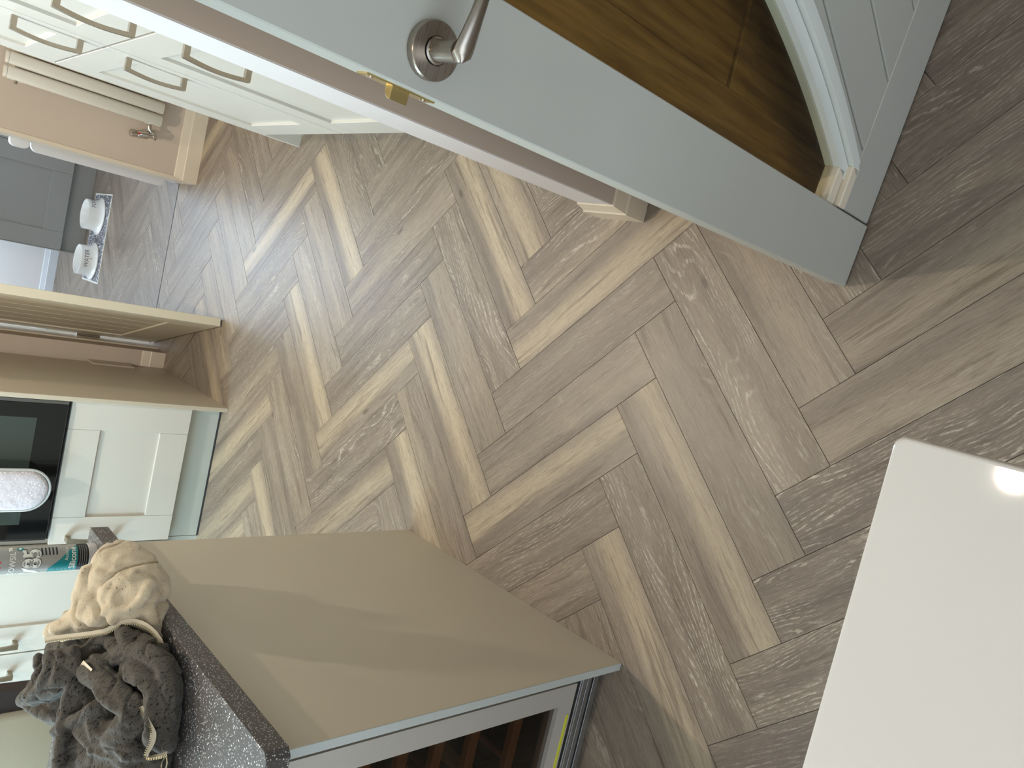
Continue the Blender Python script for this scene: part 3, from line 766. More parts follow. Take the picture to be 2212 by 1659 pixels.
# quilted oven mitt hanging on the oven
mt = thing('oven_mitt', 'grey starry quilted oven mitt hanging in front of the black oven', 'oven mitt', (-1.032, 3.052, .634))
def stadium(wid, z0, z1, y, inset=0, n=22):
    r = wid / 2 - inset; pts = []
    for i in range(n + 1):
        a = math.pi + math.pi * i / n; pts.append((r * math.cos(a), z0 + wid / 2 + (r) * math.sin(a)))
    pts += [(r, z1), (-r, z1)]; return pts
def pillow(pts, y0, y1):
    m = MB(); cx = 0
    lev = [(1.0, 0), (.985, .3), (.93, .62), (.8, .88), (.5, .98), (0.02, 1.0)]
    cz = sum(p[1] for p in pts) / len(pts); rings = []
    for s, h in [(a, -b) for a, b in lev[::-1]] + lev[1:]:
        rings.append([(p[0] * s, (y0 + y1) / 2 + (y1 - y0) / 2 * h, cz + (p[1] - cz) * s) for p in pts])
    m.ring_strip(rings); m.smooth = True; return m
pillow(stadium(.148, .006, .40, 0), -.014, .014).build('quilted_body', 'quilt', mt)
pp = [(p[0], 0, p[1]) for p in stadium(.154, .0, .40, 0)][:23 + 1]
MB().tube([(-.077, 0, .40)] + [(p[0], 0, p[1]) for p in stadium(.154, 0, .40, 0)[:23]] + [(.077, 0, .40)], .0048, 8, up=(0, 1, 0)).build('binding', 'piping', mt)
MB().tube([(-.0, -.001, .40), (-.012, -.004, .43), (0, -.0, .445), (.012, -.004, .43), (0, -.001, .40)], .003, 8, up=(0, 1, 0)).build('hanging_loop', 'piping', mt)

# pale plate on end panel
pl_ = tag(MB().box(-.685, -.678, 3.828, 3.922, .162, .346, bevel=.001).build('blank_plate', 'paint_panel'), 'pale flat plate low on the beige side of the oven housing', 'plate')

# ------------------------------------------------------------------ base units left of the oven
def base_unit(x0, x1, label, hx):
    t = thing('base_cabinet', label, 'cabinet', (x0, 3.125, 0), group='pale base cabinets left of the oven')
    W_ = x1 - x0
    MB().box(.001, W_ - .001, .021, .58, .15, .86).build('carcass', 'carcass', t)
    MB().box(0, W_, .04, .058, 0, .149).build('plinth', 'paint_plinth', t)
    d = door_front(t, .0015, W_ - .0015, 0, .152, .858)
    bow_handle(d, .64, .80, lambda w, s, z, h=hx: (h + s, -w, z), out=.042, wd=.019); return t
base_unit(-1.710, -1.279, 'pale base cabinet directly left of the oven housing', .045)
base_unit(-1.832, -1.7115, 'slim pale pull-out base cabinet left of the oven run', .06) if False else None
base_unit(-2.15, -1.7115, 'pale base cabinet second from the oven housing', .36)
base_unit(-2.60, -2.1515, 'pale base cabinet furthest left of the oven', .40)
tag(MB().box(-2.69, -1.281, 3.10, 3.74, .862, .90, bevel=.002).build('back_worktop', 'worktop'), 'grey speckled worktop on the base cabinets by the oven', 'worktop')

# ------------------------------------------------------------------ island
isl = thing('island_cabinet', 'kitchen island base with wide beige end panel', 'island', (-.715, .913, 0))
MB().box(-.018, 0, 0, .833, 0, .831, bevel=.0015, seg=2).build('end_panel', 'paint_panel', isl)
M['panel_edge'] = plain('daylit_edge_band', srgb(186, 190, 184), .4)  # panel's front edge: daylight falling on it put into the cooler colour
MB().box(-.0172, -.0008, -.0012, .0005, .002, .8305).build('edge_band', 'panel_edge', isl)
MB().box(-1.55, -.64, .02, .833, .10, .831).build('carcass', 'carcass', isl)
MB().box(-.63, -.02, .60, .833, .10, .831).build('back_box', 'carcass', isl)
MB().box(-1.55, -.02, .052, .068, 0, .118).build('plinth', 'black_paint', isl)
for z0, z1, yy in ((.012, .030, .040), (.052, .066, .030), (.080, .094, .022), (.104, .110, .016)):
    MB().box(-.62, -.0195, yy, .052, z0, z1, bevel=.001).build('plinth_rail', 'aluminium', isl)
d_ = door_front(isl, -1.08, -.645, 0, .12, .828); bow_handle(d_, .62, .78, lambda w, s, z: (-.69 + s, -w, z), mat='steel')
d_ = door_front(isl, -1.53, -1.085, 0, .12, .828); bow_handle(d_, .62, .78, lambda w, s, z: (-1.13 + s, -w, z), mat='steel')

wt = tag(MB().prism([(-2.32, .885), (-.705, .885), (-.695, .895), (-.695, 1.795), (-2.32, 1.795)], .832, .87, bevel=.0008).build('island_worktop', 'worktop'),
         'grey sparkle speckled worktop on the island, under the dropped hoodie', 'worktop')

wc = thing('wine_cooler', 'stainless framed wine cooler with smoked glass door in the island', 'wine cooler', (-.747, .93, .12))
# box shell behind the door (open front)
CWD = .60
m = MB(); m.box(-CWD, 0, .520, .53, .0, .70); m.box(-CWD, -CWD + .03, .045, .52, .0, .70); m.box(-.03, 0, .045, .52, .0, .70); m.box(-CWD + .03, -.03, .045, .52, 0, .03); m.box(-CWD + .03, -.03, .045, .52, .67, .70)
m.build('cabinet_shell', 'dark_gap', wc)
m = MB(); fw = .046
def frame_bar(pts): return MB().prism(pts, 0.0, .032, f=lambda u, v, w: (u, w, v), bevel=0)
Hh = .70
bars = [[(-.004, 0), (-.004, Hh), (-.004 - fw, Hh - fw), (-.004 - fw, fw)], [(-.004, 0), (-.004 - fw, fw), (-CWD + fw, fw), (-CWD, 0)],
        [(-CWD, 0), (-CWD + fw, fw), (-CWD + fw, Hh - fw), (-CWD, Hh)], [(-.004, Hh), (-CWD, Hh), (-CWD + fw, Hh - fw), (-.004 - fw, Hh - fw)]]
for i, b in enumerate(bars):
    o_ = frame_bar(b).build('door_frame', 'steel', wc)
MB().box(-CWD + fw - .004, -.004 - fw + .004, .010, .018, fw - .004, Hh - fw + .004).build('glass_door', 'smoked', wc)
for zz_ in (.098, .222, .315, .402, .487, .572):
    sh = MB().box(-CWD + .035, -.045, .052, .070, zz_ - .012, zz_ + .012, bevel=.002).build('shelf_front', 'shelf_wood', wc)
    for kx in range(6): MB().box(-CWD + .06 + kx * .085, -CWD + .072 + kx * .085, .070, .48, zz_ - .006, zz_ + .004).build('shelf_slat', 'shelf_wood', sh)
MB().box(-.40, -.075, -.0008, .0, .006, .013).build('energy_label', 'yellow_label', wc)

# bottles faintly seen inside
def bottle(x, z, label):
    t_ = thing('wine_bottle', label, 'bottle', (x, 1.0, z), group='bottles in the wine cooler')
    m = MB(); m.lathe([(0, 0), (.012, 0), (.013, .004), (.013, .09), (.036, .13), (.0365, .30), (.0, .302)], 20, f=lambda r, a, h: (r * math.cos(a), h, r * math.sin(a)))
    m.build('glass_body', M['smoked_bottle'], t_)
    m = MB(); m.lathe([(0, -.001), (.0138, -.001), (.0142, .035), (.0132, .04), (0, .041)], 20, f=lambda r, a, h: (r * math.cos(a), h, r * math.sin(a))); m.build('foil_cap', M['foil'], t_)
M['smoked_bottle'] = plain('dark_green_bottle_glass', srgb(30, 36, 24), .1, coat=.4); M['foil'] = plain('gold_foil', srgb(180, 130, 60), .4, metal=.7)
bottle(-.94, .12 + .402 + .006 + .0375, 'dark wine bottle with gold foil cap lying in the wine cooler')

# ------------------------------------------------------------------ stool behind island
ch = thing('dining_chair', 'cream leather high-backed chair with dark brown frame behind the island', 'chair', (-1.42, 2.08, 0), R(0))
for sx in (-.17, .105):
    MB().prism([(sx, 0), (sx + .034, 0), (sx + .080, 1.12), (sx, 1.12)] if sx > 0 else [(sx, 0), (sx + .034, 0), (sx + .034, 1.12), (sx - .04, 1.12)], 0, .045, f=lambda u, v, w: (u, w, v), bevel=0).build('leg', 'chair_wood', ch)
for sx in (-.17, .12): MB().box(sx, sx + .035, .40, .435, 0, .60, bevel=.002).build('leg', 'chair_wood', ch)
MB().box(-.19, .17, .03, .45, .60, .68, bevel=.02, seg=3).build('seat', 'leather', ch, smooth=True)
MB().box(-.135, .118, -.012, .060, .62, 1.10, bevel=.018, seg=3).build('backrest', 'leather', ch, smooth=True)
for a in ((-.14, .11, .40, .42, .20, .24), (-.16, -.14, .05, .40, .28, .31), (.125, .145, .05, .40, .28, .31)): MB().box(*a).build('stretcher', 'chair_wood', ch)

# ------------------------------------------------------------------ white gloss table
tb = thing('white_table', 'white gloss table corner at lower right, closest to the camera', 'table', (-.03, .232, 0))
def rrect(x0, x1, y0, y1, r, n=8):
    pts = []
    for cx, cy, a0 in ((x1 - r, y1 - r, 0), (x0 + r, y1 - r, 90), (x0 + r, y0 + r, 180), (x1 - r, y0 + r, 270)):
        for i in range(n + 1): a = R(a0 + 90 * i / n); pts.append((cx + r * math.cos(a), cy + r * math.sin(a)))
    return pts
m = MB(); rings = []
for ins, z in ((.004, .720), (.001, .7205), (.0, .722), (.0, .7475), (.0006, .749), (.0018, .7498), (.0035, .750)):
    rings.append([(x, y, z) for x, y in rrect(-1.4 + ins, 0 - ins, -.80 + ins, 0 - ins, .010)])
m.ring_strip(rings); m.build('tabletop', 'white_gloss', tb)
for x, y in ((-.14, -.70), (-1.32, -.70), (-1.32, -.12), (-.30, -.12)): MB().box(x - .03, x + .03, y - .03, y + .03, 0, .7195, bevel=.003).build('leg', 'white_gloss', tb)

# ------------------------------------------------------------------ utility room things
uc = thing('utility_cabinet', 'grey shaker base cabinet in the utility room behind the pet bowls', 'cabinet', (-.291, 5.623, 0))
MB().box(.002, 1.20, .021, .60, .139, .86).build('carcass', 'grey_cabinet', uc)
MB().box(0, 1.2, .045, .06, .0, .135).build('plinth', 'grey_cabinet', uc)
MB().box(-.004, .0015, .0, .60, 0, .86).build('end_panel', 'grey_cabinet', uc)
for i in range(2): door_front(uc, .003 + i * .60, .600 + i * .60, 0, .138, .855, st=.112, rl=.113, mat='grey_cabinet')
tag(MB().box(-.31, .92, 5.60, 6.25, .862, .90, bevel=.002).build('utility_worktop', 'worktop'), 'grey worktop on the utility room cabinet', 'worktop')
# white upright panel just behind pier
wp = thing('folded_white_panel', 'tall slim white panel with rounded corners standing behind the doorway pier', 'panel', (.218, 4.205, 0))
MB().prism(rrect(-.013, .30, .055, .650, .028, 6), 0, .028, f=lambda u, v, w: (u, w, v)).build('panel', 'white_plastic', wp, smooth=False)
MB().prism(rrect(-.010, .27, .657, .735, .024, 6), -.004, .032, f=lambda u, v, w: (u, w, v)).build('top_cap', 'white_plastic', wp, smooth=False)
MB().box(.02, .05, .002, .026, 0, .056).box(.24, .27, .002, .026, 0, .056).build('foot', 'white_plastic', wp)

# pet mat and bowls
ma = thing('pet_mat', 'grey patterned pet mat with pale border on the utility floor', 'mat', (-.155, 5.39, 0), R(1.5))
MB().prism(rrect(-.280, .280, -.170, .180, .006, 3), .0, .003, bevel=.0005).build('mat_border', 'white_print', ma)
MB().box(-.271, .271, -.161, .171, .003, .0038).build('mat_print', 'mat', ma)
def txt_mesh(s, size, extrude=.0003, bold=0.0):
    c = bpy.data.curves.new('t', 'FONT'); c.body = s; c.size = size; c.extrude = extrude; c.align_x = 'CENTER'; c.align_y = 'CENTER'; c.offset = bold; c.resolution_u = 3
    o = bpy.data.objects.new('t', c); COL.objects.link(o); dg = bpy.context.evaluated_depsgraph_get(); dg.update()
    me = bpy.data.meshes.new_from_object(o.evaluated_get(dg)); bpy.data.objects.remove(o); bpy.data.curves.remove(c); return me
def wrap_text(name, s, size, mat, parent, rad, a0, z, sx=1.0, bold=0.0, rise=0.0003, subdiv=True, slope=0.0):
    """print text around a vertical cylinder of radius rad(z) facing angle a0 (reading left to right from outside)"""
    me = txt_mesh(s, size, 0.0, bold); bm = bmesh.new(); bm.from_mesh(me); bpy.data.meshes.remove(me)
    for v in bm.verts:
        zz = z + v.co.y; r = rad(zz) if callable(rad) else rad
        r += rise; a = a0 + v.co.x * sx / r
        v.co = Vector((r * math.cos(a), r * math.sin(a), zz + v.co.x * slope))
    m = bpy.data.meshes.new(name); bm.to_mesh(m); bm.free(); m.materials.append(M[mat])
    o = bpy.data.objects.new(name, m); COL.objects.link(o); o.parent = parent; return o
def bowl(x, y, label, word, a0):
    t_ = thing('pet_bowl', label, 'bowl', (x, y, .0038), group='white pet bowls on the mat')
    def body(r0):
        return r0
    prof = [(.0, .0), (.112, .0), (.118, .003), (.1185, .008), (.112, .013), (.104, .018), (.098, .028), (.0945, .045), (.0935, .085), (.0925, .0885), (.090, .0885), (.088, .085), (.086, .045), (.078, .022), (.0, .020)]
    m = MB(); m.lathe(prof, 48); m.build('bowl_body', 'ceramic', t_)
    if word: wrap_text('lettering', word, .034, 'print_grey', t_, lambda z: .0945, a0, .060, rise=.0006)
    # small paw mark
    m = MB()
    for dx, dz, rr in ((0, 0, .0035), (-.004, .004, .0016), (-.0014, .006, .0016), (.0014, .006, .0016), (.004, .004, .0016)):
        a = a0 + dx / .0958; m.lathe([(0, 0), (rr, 0), (rr * .9, .0006), (0, .0008)], 10, f=lambda r, q, h, a=a, dz=dz: ((.0958 + h) * math.cos(a + r * math.cos(q) / .095), (.0958 + h) * math.sin(a + r * math.cos(q) / .095), .034 + dz + r * math.sin(q)))
    if word == 'WATER': m.build('paw_mark', 'print_grey', t_)
    else: m.bm.free()
bowl(-.306, 5.385, 'white ceramic pet bowl lettered WATER, the left one on the mat', 'WATER', R(-78))
bowl(-.022, 5.405, 'white ceramic pet bowl, the right one on the mat', 'FOOD', R(-30))

# ------------------------------------------------------------------ silicone tube
tu = thing('silicone_tube', 'silver and teal silicone sealant cartridge standing on the island worktop', 'tube', (-.7385, 1.735, .87))
rT = .0272
MB().lathe([(0, 0), (.0268, 0), (.0278, .001), (.0278, .017), (.0268, .018), (0, .018)], 40).build('base_cap', 'cap_plastic', tu)
MB().lathe([(0, .018), (rT, .018), (rT, .214), (.024, .218), (.0, .218)], 48).build('cartridge', 'silver_label', tu)
MB().lathe([(.0, .218), (.009, .218), (.009, .230), (.006, .234), (.0035, .30), (0, .30)], 24).build('nozzle', 'cap_plastic', tu)
AC = math.atan2(-1.735, .7385)
def band(name, mat, z0, z1, a0=-math.pi, a1=math.pi, rise=.0002, n=40, zf=None):
    m = MB(); rs = []
    for i in range(n + 1):
        a = AC + a0 + (a1 - a0) * i / n; r = rT + rise; s = i / n
        zz0, zz1 = (z0, z1) if zf is None else zf(s)
        rs.append([(r * math.cos(a), r * math.sin(a), zz0), (r * math.cos(a), r * math.sin(a), zz1)])
    for p, q in zip(rs, rs[1:]):
        v = [m.bm.verts.new(c) for c in (p[0], q[0], q[1], p[1])]; m.bm.faces.new(v)
    return m.build(name, mat, tu, smooth=False)
band('black_band', 'black', .0185, .040)
band('teal_print', 'teal', .04, .10, -1.9, 1.1, zf=lambda s: (.0400, .094 - .052 * max(0, (s - .35) / .65)))
for k, zl in enumerate((.047, .055, .063, .071, .079)): band('dash', 'black', zl, zl + .001, -1.15, -.95 + .02 * k, rise=.0005, n=6)
for k in range(5): band('small_print', 'black', .0785 + k * .0068, .0815 + k * .0068, .25, .95, rise=.0004, n=8)
for k in range(4): band('small_print', 'silver_label', .0225 + k * .0042, .0232 + k * .0042, -.7, 1.1, rise=.0005, n=12)
wrap_text('lettering', 'Silicone', .0165, 'white_print', tu, rT, AC - .05, .049, bold=.0004, rise=.0006)
wrap_text('lettering', 'Acetoxy', .0095, 'white_print', tu, rT, AC + .35, .0615, rise=.0006)
wrap_text('lettering', '785', .044, 'black', tu, rT, AC - .28, .1235, bold=.0022, rise=.0004)
wrap_text('lettering', '785', .044, 'white_print', tu, rT, AC - .33, .1245, bold=.0016, rise=.0008)
m = MB(); ring = []
for k in range(20): a = 2 * math.pi * k / 20; ring.append((AC + .92 + .0065 * math.cos(a) / rT, .146 + .0065 * math.sin(a)))
vs = [m.bm.verts.new(((rT + .0006) * math.cos(a), (rT + .0006) * math.sin(a), z)) for a, z in ring]; m.bm.faces.new(vs); m.build('round_mark', 'teal', tu)
wrap_text('lettering', '+', .014, 'white_print', tu, rT, AC + .92, .146, bold=.0006, rise=.0010)
wrap_text('lettering', 'DOWSIL\u2122', .015, 'white_print', tu, rT, AC - .12, .160, bold=.0003, rise=.0006)
m = MB(); vs = [m.bm.verts.new(((rT + .0006) * math.cos(AC - .35 + .013 * math.cos(R(60 * k)) / rT), (rT + .0006) * math.sin(AC - .35 + .013 * math.cos(R(60 * k)) / rT), .190 + .011 * math.sin(R(60 * k)))) for k in range(6)]
m.bm.faces.new(vs); m.build('red_mark', 'red_print', tu)
HB = [[-0.63,1.4028,0.9102,0.046],[-0.6284,1.4239,0.927,0.044],[-0.6476,1.3776,0.897,0.048],[-0.6748,1.3688,0.9024,0.05],[-0.6727,1.3549,0.8892,0.036],[-0.6899,1.3429,0.8868,0.03],[-0.667,1.4016,0.927,0.05],[-0.696,1.3986,0.939,0.048],[-0.6614,1.4283,0.9468,0.045],[-0.6827,1.4225,0.9528,0.046],[-0.6949,1.3651,0.909,0.036],[-0.7109,1.3296,0.885,0.022],[-0.7227,1.3147,0.8772,0.013],[-0.7102,1.4106,0.957,0.042],[-0.7241,1.4192,0.972,0.03],[-0.7405,1.4257,0.987,0.022],[-0.7519,1.435,1.002,0.018],[-0.7565,1.444,1.0128,0.016],[-0.7148,1.384,0.936,0.03],[-0.7298,1.3987,0.957,0.024],[-0.6288,1.3787,0.8892,0.03],[-0.6521,1.3578,0.882,0.03],[-0.6124,1.4207,0.9168,0.03],[-0.6089,1.4441,0.9342,0.018],[-0.6707,1.4456,0.966,0.022],[-0.692,1.4373,0.9702,0.022],[-0.7085,1.3729,0.9228,0.024],[-0.7004,1.3486,0.897,0.024],[-0.7356,1.3033,0.873,0.01],[-0.655,1.5,0.905,0.042],[-0.665,1.55,0.885,0.026],[-0.7,1.5,0.915,0.044],[-0.72,1.55,0.9,0.032]]
HF = [[[[-0.7053,1.3621,0.9778],[-0.6794,1.3509,0.9547],[-0.6727,1.3312,0.9345],[-0.6544,1.3213,0.9172],[-0.6333,1.3207,0.9068]],0.007],[[[-0.6977,1.3389,0.9512],[-0.677,1.3431,0.9443],[-0.659,1.3583,0.9483],[-0.6361,1.3599,0.9385],[-0.6149,1.3523,0.9223]],0.007],[[[-0.6287,1.4048,0.9714],[-0.6321,1.3777,0.9512],[-0.623,1.3513,0.9252]],0.006],[[[-0.6986,1.3878,0.9874],[-0.6778,1.3871,0.9758],[-0.6684,1.372,0.9584]],0.006],[[[-0.7028,1.3738,0.9715],[-0.6734,1.3725,0.9552],[-0.6563,1.3592,0.9354],[-0.6275,1.3491,0.9132]],0.012],[[[-0.6853,1.4052,0.9815],[-0.654,1.4071,0.9668],[-0.6313,1.3958,0.9463]],0.01],[[[-0.689,1.345,0.9395],[-0.6668,1.3531,0.9354],[-0.6437,1.347,0.9191],[-0.6276,1.3318,0.8987]],0.01],[[[-0.7412,1.4235,1.0136],[-0.7198,1.4038,0.984],[-0.7058,1.382,0.9575],[-0.6893,1.368,0.9368]],0.01],[[[-0.6914,1.309,0.891],[-0.6676,1.3252,0.8939],[-0.6478,1.329,0.888]],0.01]]
HD = [[[[-0.78,1.3242,0.9759],[-0.777,1.2916,0.9653],[-0.7805,1.2593,0.9555],[-0.7848,1.2328,0.9474],[-0.7909,1.2108,0.9409],[-0.8055,1.2004,0.94],[-0.8299,1.2071,0.9474],[-0.8467,1.2184,0.9547]],0.021],[[[-0.8494,1.2223,0.9531],[-0.8588,1.2481,0.9638],[-0.8526,1.2694,0.9696],[-0.8358,1.2796,0.9696],[-0.8175,1.2728,0.9638]],0.017],[[[-0.8377,1.2338,0.9444],[-0.8474,1.2471,0.951],[-0.8442,1.2612,0.9552]],0.016],[[[-0.7677,1.325,0.9579],[-0.7433,1.301,0.9453],[-0.7236,1.2756,0.9328],[-0.7136,1.2485,0.9211],[-0.7122,1.2223,0.9111],[-0.7175,1.2001,0.9035],[-0.7322,1.1851,0.9006],[-0.753,1.1732,0.9002],[-0.7769,1.165,0.9018],[-0.8044,1.1548,0.9035],[-0.8252,1.1479,0.9052]],0.016],[[[-0.7431,1.2437,0.936],[-0.7402,1.2224,0.9278],[-0.7452,1.2041,0.922],[-0.7528,1.1849,0.9163],[-0.7666,1.1797,0.9171],[-0.7796,1.1728,0.9171],[-0.7936,1.1612,0.9154],[-0.8144,1.1543,0.917]],0.018],[[[-0.8216,1.219,0.9393],[-0.8444,1.2152,0.9426],[-0.855,1.2001,0.9393],[-0.8566,1.1903,0.936]],0.022],[[[-0.8596,1.2994,0.9772],[-0.8691,1.2675,0.9689],[-0.8702,1.2395,0.9598],[-0.8642,1.2076,0.9475],[-0.8598,1.192,0.9409]],0.016],[[[-0.9306,1.2921,0.9857],[-0.9121,1.2721,0.9757],[-0.8944,1.2502,0.965],[-0.8818,1.2215,0.9525],[-0.8752,1.1887,0.9393]],0.014],[[[-0.9338,1.2807,0.9732],[-0.912,1.244,0.9564],[-0.8964,1.2064,0.9395]],0.022],[[[-0.7378,1.2551,0.9211],[-0.7542,1.2693,0.9296],[-0.7711,1.2692,0.9329]],0.018],[[[-0.7595,1.368,0.9665],[-0.7422,1.3566,0.9598],[-0.7303,1.3451,0.9539]],0.012],[[[-0.7312,1.3422,0.9498],[-0.7328,1.3257,0.9448],[-0.7394,1.3093,0.9405]],0.012],[[[-0.7083,1.3201,0.9347],[-0.7161,1.3058,0.9313],[-0.7265,1.2903,0.9279]],0.014],[[[-0.768,1.3316,0.9759],[-0.7569,1.3222,0.971],[-0.7566,1.3064,0.9661]],0.012],[[[-0.8094,1.3422,0.9744],[-0.8165,1.3241,0.9702],[-0.8328,1.3114,0.9694]],0.012],[[[-0.7892,1.4108,1.0352],[-0.8005,1.3979,1.0339],[-0.8176,1.395,1.0365],[-0.8371,1.3975,1.0409],[-0.8583,1.4086,1.048]],0.011],[[[-0.7711,1.3803,1.0263],[-0.7869,1.3693,1.0263],[-0.8064,1.3692,1.0301],[-0.8255,1.374,1.0351],[-0.8469,1.3915,1.044]],0.013],[[[-0.7644,1.3683,1.0131],[-0.7786,1.3565,1.0124],[-0.7966,1.3531,1.015],[-0.8147,1.3585,1.02],[-0.8349,1.3765,1.0288]],0.014],[[[-0.7578,1.3614,0.9986],[-0.7725,1.3475,0.9974],[-0.7914,1.346,1.0005],[-0.8077,1.3503,1.0049],[-0.8232,1.3667,1.0125]],0.014],[[[-0.772,1.3836,0.9796],[-0.7897,1.3811,0.9821],[-0.8079,1.3827,0.9859]],0.014],[[[-0.9127,1.4919,1.0281],[-0.9083,1.4657,1.0209],[-0.9064,1.4364,1.013],[-0.9011,1.4063,1.0038],[-0.894,1.3835,0.9959]],0.012],[[[-0.804,1.3313,0.9986],[-0.8252,1.3323,1.003],[-0.845,1.3277,1.0056],[-0.8619,1.3229,1.0075],[-0.8771,1.3148,1.0081],[-0.8978,1.3051,1.0093],[-0.9275,1.2914,1.0112]],0.01],[[[-0.8136,1.3265,0.9847],[-0.8367,1.3285,0.9897],[-0.8552,1.3292,0.9935],[-0.8678,1.3338,0.9973]],0.013],[[[-0.8254,1.3293,0.9672],[-0.85,1.3284,0.9717],[-0.8662,1.3349,0.9768]],0.013],[[[-0.8896,1.3347,1.0107],[-0.8716,1.327,1.0051],[-0.8565,1.3069,0.9963],[-0.8373,1.2883,0.987],[-0.817,1.2751,0.9789]],0.01],[[[-0.9234,1.329,0.9923],[-0.9055,1.3088,0.9827],[-0.8938,1.2856,0.9732]],0.016],[[[-0.8663,1.3111,0.9882],[-0.8712,1.2873,0.982],[-0.8753,1.2647,0.9757],[-0.879,1.2469,0.9707]],0.012],[[[-0.9523,1.3214,0.9897],[-0.9306,1.3145,0.9832],[-0.912,1.2956,0.9736]],0.016],[[[-0.8099,1.4786,1.0005],[-0.7833,1.4309,0.9831],[-0.7594,1.3886,0.9664],[-0.7391,1.354,0.9519]],0.011],[[[-0.8241,1.4634,0.9964],[-0.7934,1.4152,0.9776],[-0.7568,1.362,0.9546]],0.014],[[[-0.7423,1.355,0.9395],[-0.7281,1.3359,0.9302],[-0.7125,1.2994,0.9141],[-0.7124,1.2712,0.9035]],0.012],[[[-0.7561,1.347,0.9395],[-0.7336,1.3051,0.9205],[-0.7261,1.2584,0.9014]],0.014],[[[-0.8937,1.5014,1.005],[-0.8572,1.462,0.9879],[-0.8224,1.4251,0.9708]],0.012],[[[-0.8787,1.4321,0.9836],[-0.8713,1.3796,0.9665],[-0.8434,1.3569,0.9536]],0.028],[[[-0.7987,1.4118,0.9622],[-0.7573,1.3573,0.9365],[-0.7322,1.2993,0.9108]],0.02],[[[-0.7936,1.3612,0.9451],[-0.7609,1.3066,0.9193],[-0.741,1.261,0.8979]],0.026],[[[-0.8162,1.335,0.9408],[-0.7838,1.2821,0.9151],[-0.7709,1.2343,0.8936]],0.03],[[[-0.8541,1.3249,0.9451],[-0.8279,1.2688,0.9194],[-0.8041,1.2167,0.8936]],0.032],[[[-0.8978,1.3627,0.9665],[-0.8869,1.3051,0.9451],[-0.8672,1.2466,0.9194],[-0.8471,1.204,0.8979]],0.032],[[[-0.9405,1.3623,0.975],[-0.9192,1.2856,0.9451],[-0.8912,1.2115,0.9108],[-0.8742,1.1844,0.8958]],0.028],[[[-0.9661,1.3455,0.9751],[-0.9313,1.2435,0.9322],[-0.9047,1.1731,0.898]],0.03],[[[-0.7488,1.2407,0.8915],[-0.7929,1.2101,0.8885],[-0.8452,1.1826,0.8885]],0.018]]
Z1 = [[-0.7546,1.4026,1.0328],[-0.7479,1.3921,1.0194],[-0.7375,1.3728,0.9962],[-0.7289,1.3567,0.977],[-0.7186,1.3406,0.9573],[-0.7132,1.3366,0.9509],[-0.708,1.3331,0.9451],[-0.7006,1.3282,0.937],[-0.6932,1.3185,0.9248],[-0.6923,1.3059,0.9132],[-0.6958,1.2923,0.9027],[-0.7042,1.2781,0.894],[-0.7154,1.2658,0.8882],[-0.7245,1.2591,0.8865],[-0.7341,1.254,0.8865]]
Z1b = [[-0.7476,1.4082,1.0334],[-0.7409,1.3976,1.02],[-0.7304,1.3781,0.9968],[-0.7217,1.3618,0.9776],[-0.7116,1.3462,0.9584],[-0.7072,1.3428,0.9532],[-0.7028,1.3395,0.948],[-0.6945,1.3344,0.9393],[-0.6857,1.3228,0.9248],[-0.6844,1.307,0.9103],[-0.6895,1.2905,0.8981],[-0.6996,1.2741,0.8882],[-0.7129,1.2607,0.8824],[-0.7227,1.2537,0.8807],[-0.7325,1.2492,0.8813]]
Z2 = [[-0.7718,1.1817,0.938],[-0.7795,1.1709,0.9356],[-0.7852,1.1592,0.9324],[-0.791,1.1481,0.9293],[-0.7976,1.142,0.9284],[-0.8086,1.1387,0.9293],[-0.8213,1.1388,0.9319],[-0.8306,1.1386,0.9338],[-0.8348,1.1343,0.933],[-0.8336,1.1271,0.9299],[-0.8268,1.1164,0.9243],[-0.8195,1.1061,0.9187],[-0.8136,1.1003,0.9151]]
Z2b = [[-0.7658,1.1747,0.9369],[-0.7736,1.1641,0.9344],[-0.7793,1.1525,0.9312],[-0.7852,1.1415,0.9281],[-0.7894,1.1277,0.9273],[-0.802,1.1234,0.9282],[-0.8175,1.1265,0.9308],[-0.8242,1.1277,0.9326],[-0.8271,1.1287,0.9318],[-0.8307,1.1328,0.9286],[-0.8239,1.1221,0.9229],[-0.8166,1.1118,0.9173],[-0.8107,1.1059,0.9137]]
Z3 = [[-0.7659,1.3326,0.991],[-0.7672,1.3205,0.9878],[-0.769,1.3042,0.9835]]
Z3b = [[-0.7536,1.3219,0.9912],[-0.7549,1.31,0.988],[-0.7568,1.2939,0.9836]]
PULL = [[-0.8475,1.1442,0.8956],[-0.8662,1.1552,0.8955],[-0.8764,1.1523,0.8955],[-0.8712,1.1388,0.8956],[-0.8543,1.1361,0.8956],[-0.8468,1.1432,0.8956]]
hd = thing('hoodie', 'dropped charcoal marl hoodie with cream fleece hood, bunched on the island worktop', 'hoodie', (-.78, 1.4, .87))
HO = Vector((-.78, 1.4, .87))
def interp(pts, step):
    pts = [Vector(p) for p in pts]; out = []
    for i in range(len(pts) - 1):
        p0, p1, p2, p3 = pts[max(i - 1, 0)], pts[i], pts[i + 1], pts[min(i + 2, len(pts) - 1)]
        n = max(1, int((p2 - p1).length / step))
        for k in range(n):
            t = k / n; out.append(.5 * ((2 * p1) + (p2 - p0) * t + (2 * p0 - 5 * p1 + 4 * p2 - p3) * t * t + (3 * p1 - p0 - 3 * p2 + p3) * t ** 3))
    out.append(pts[-1]); return out
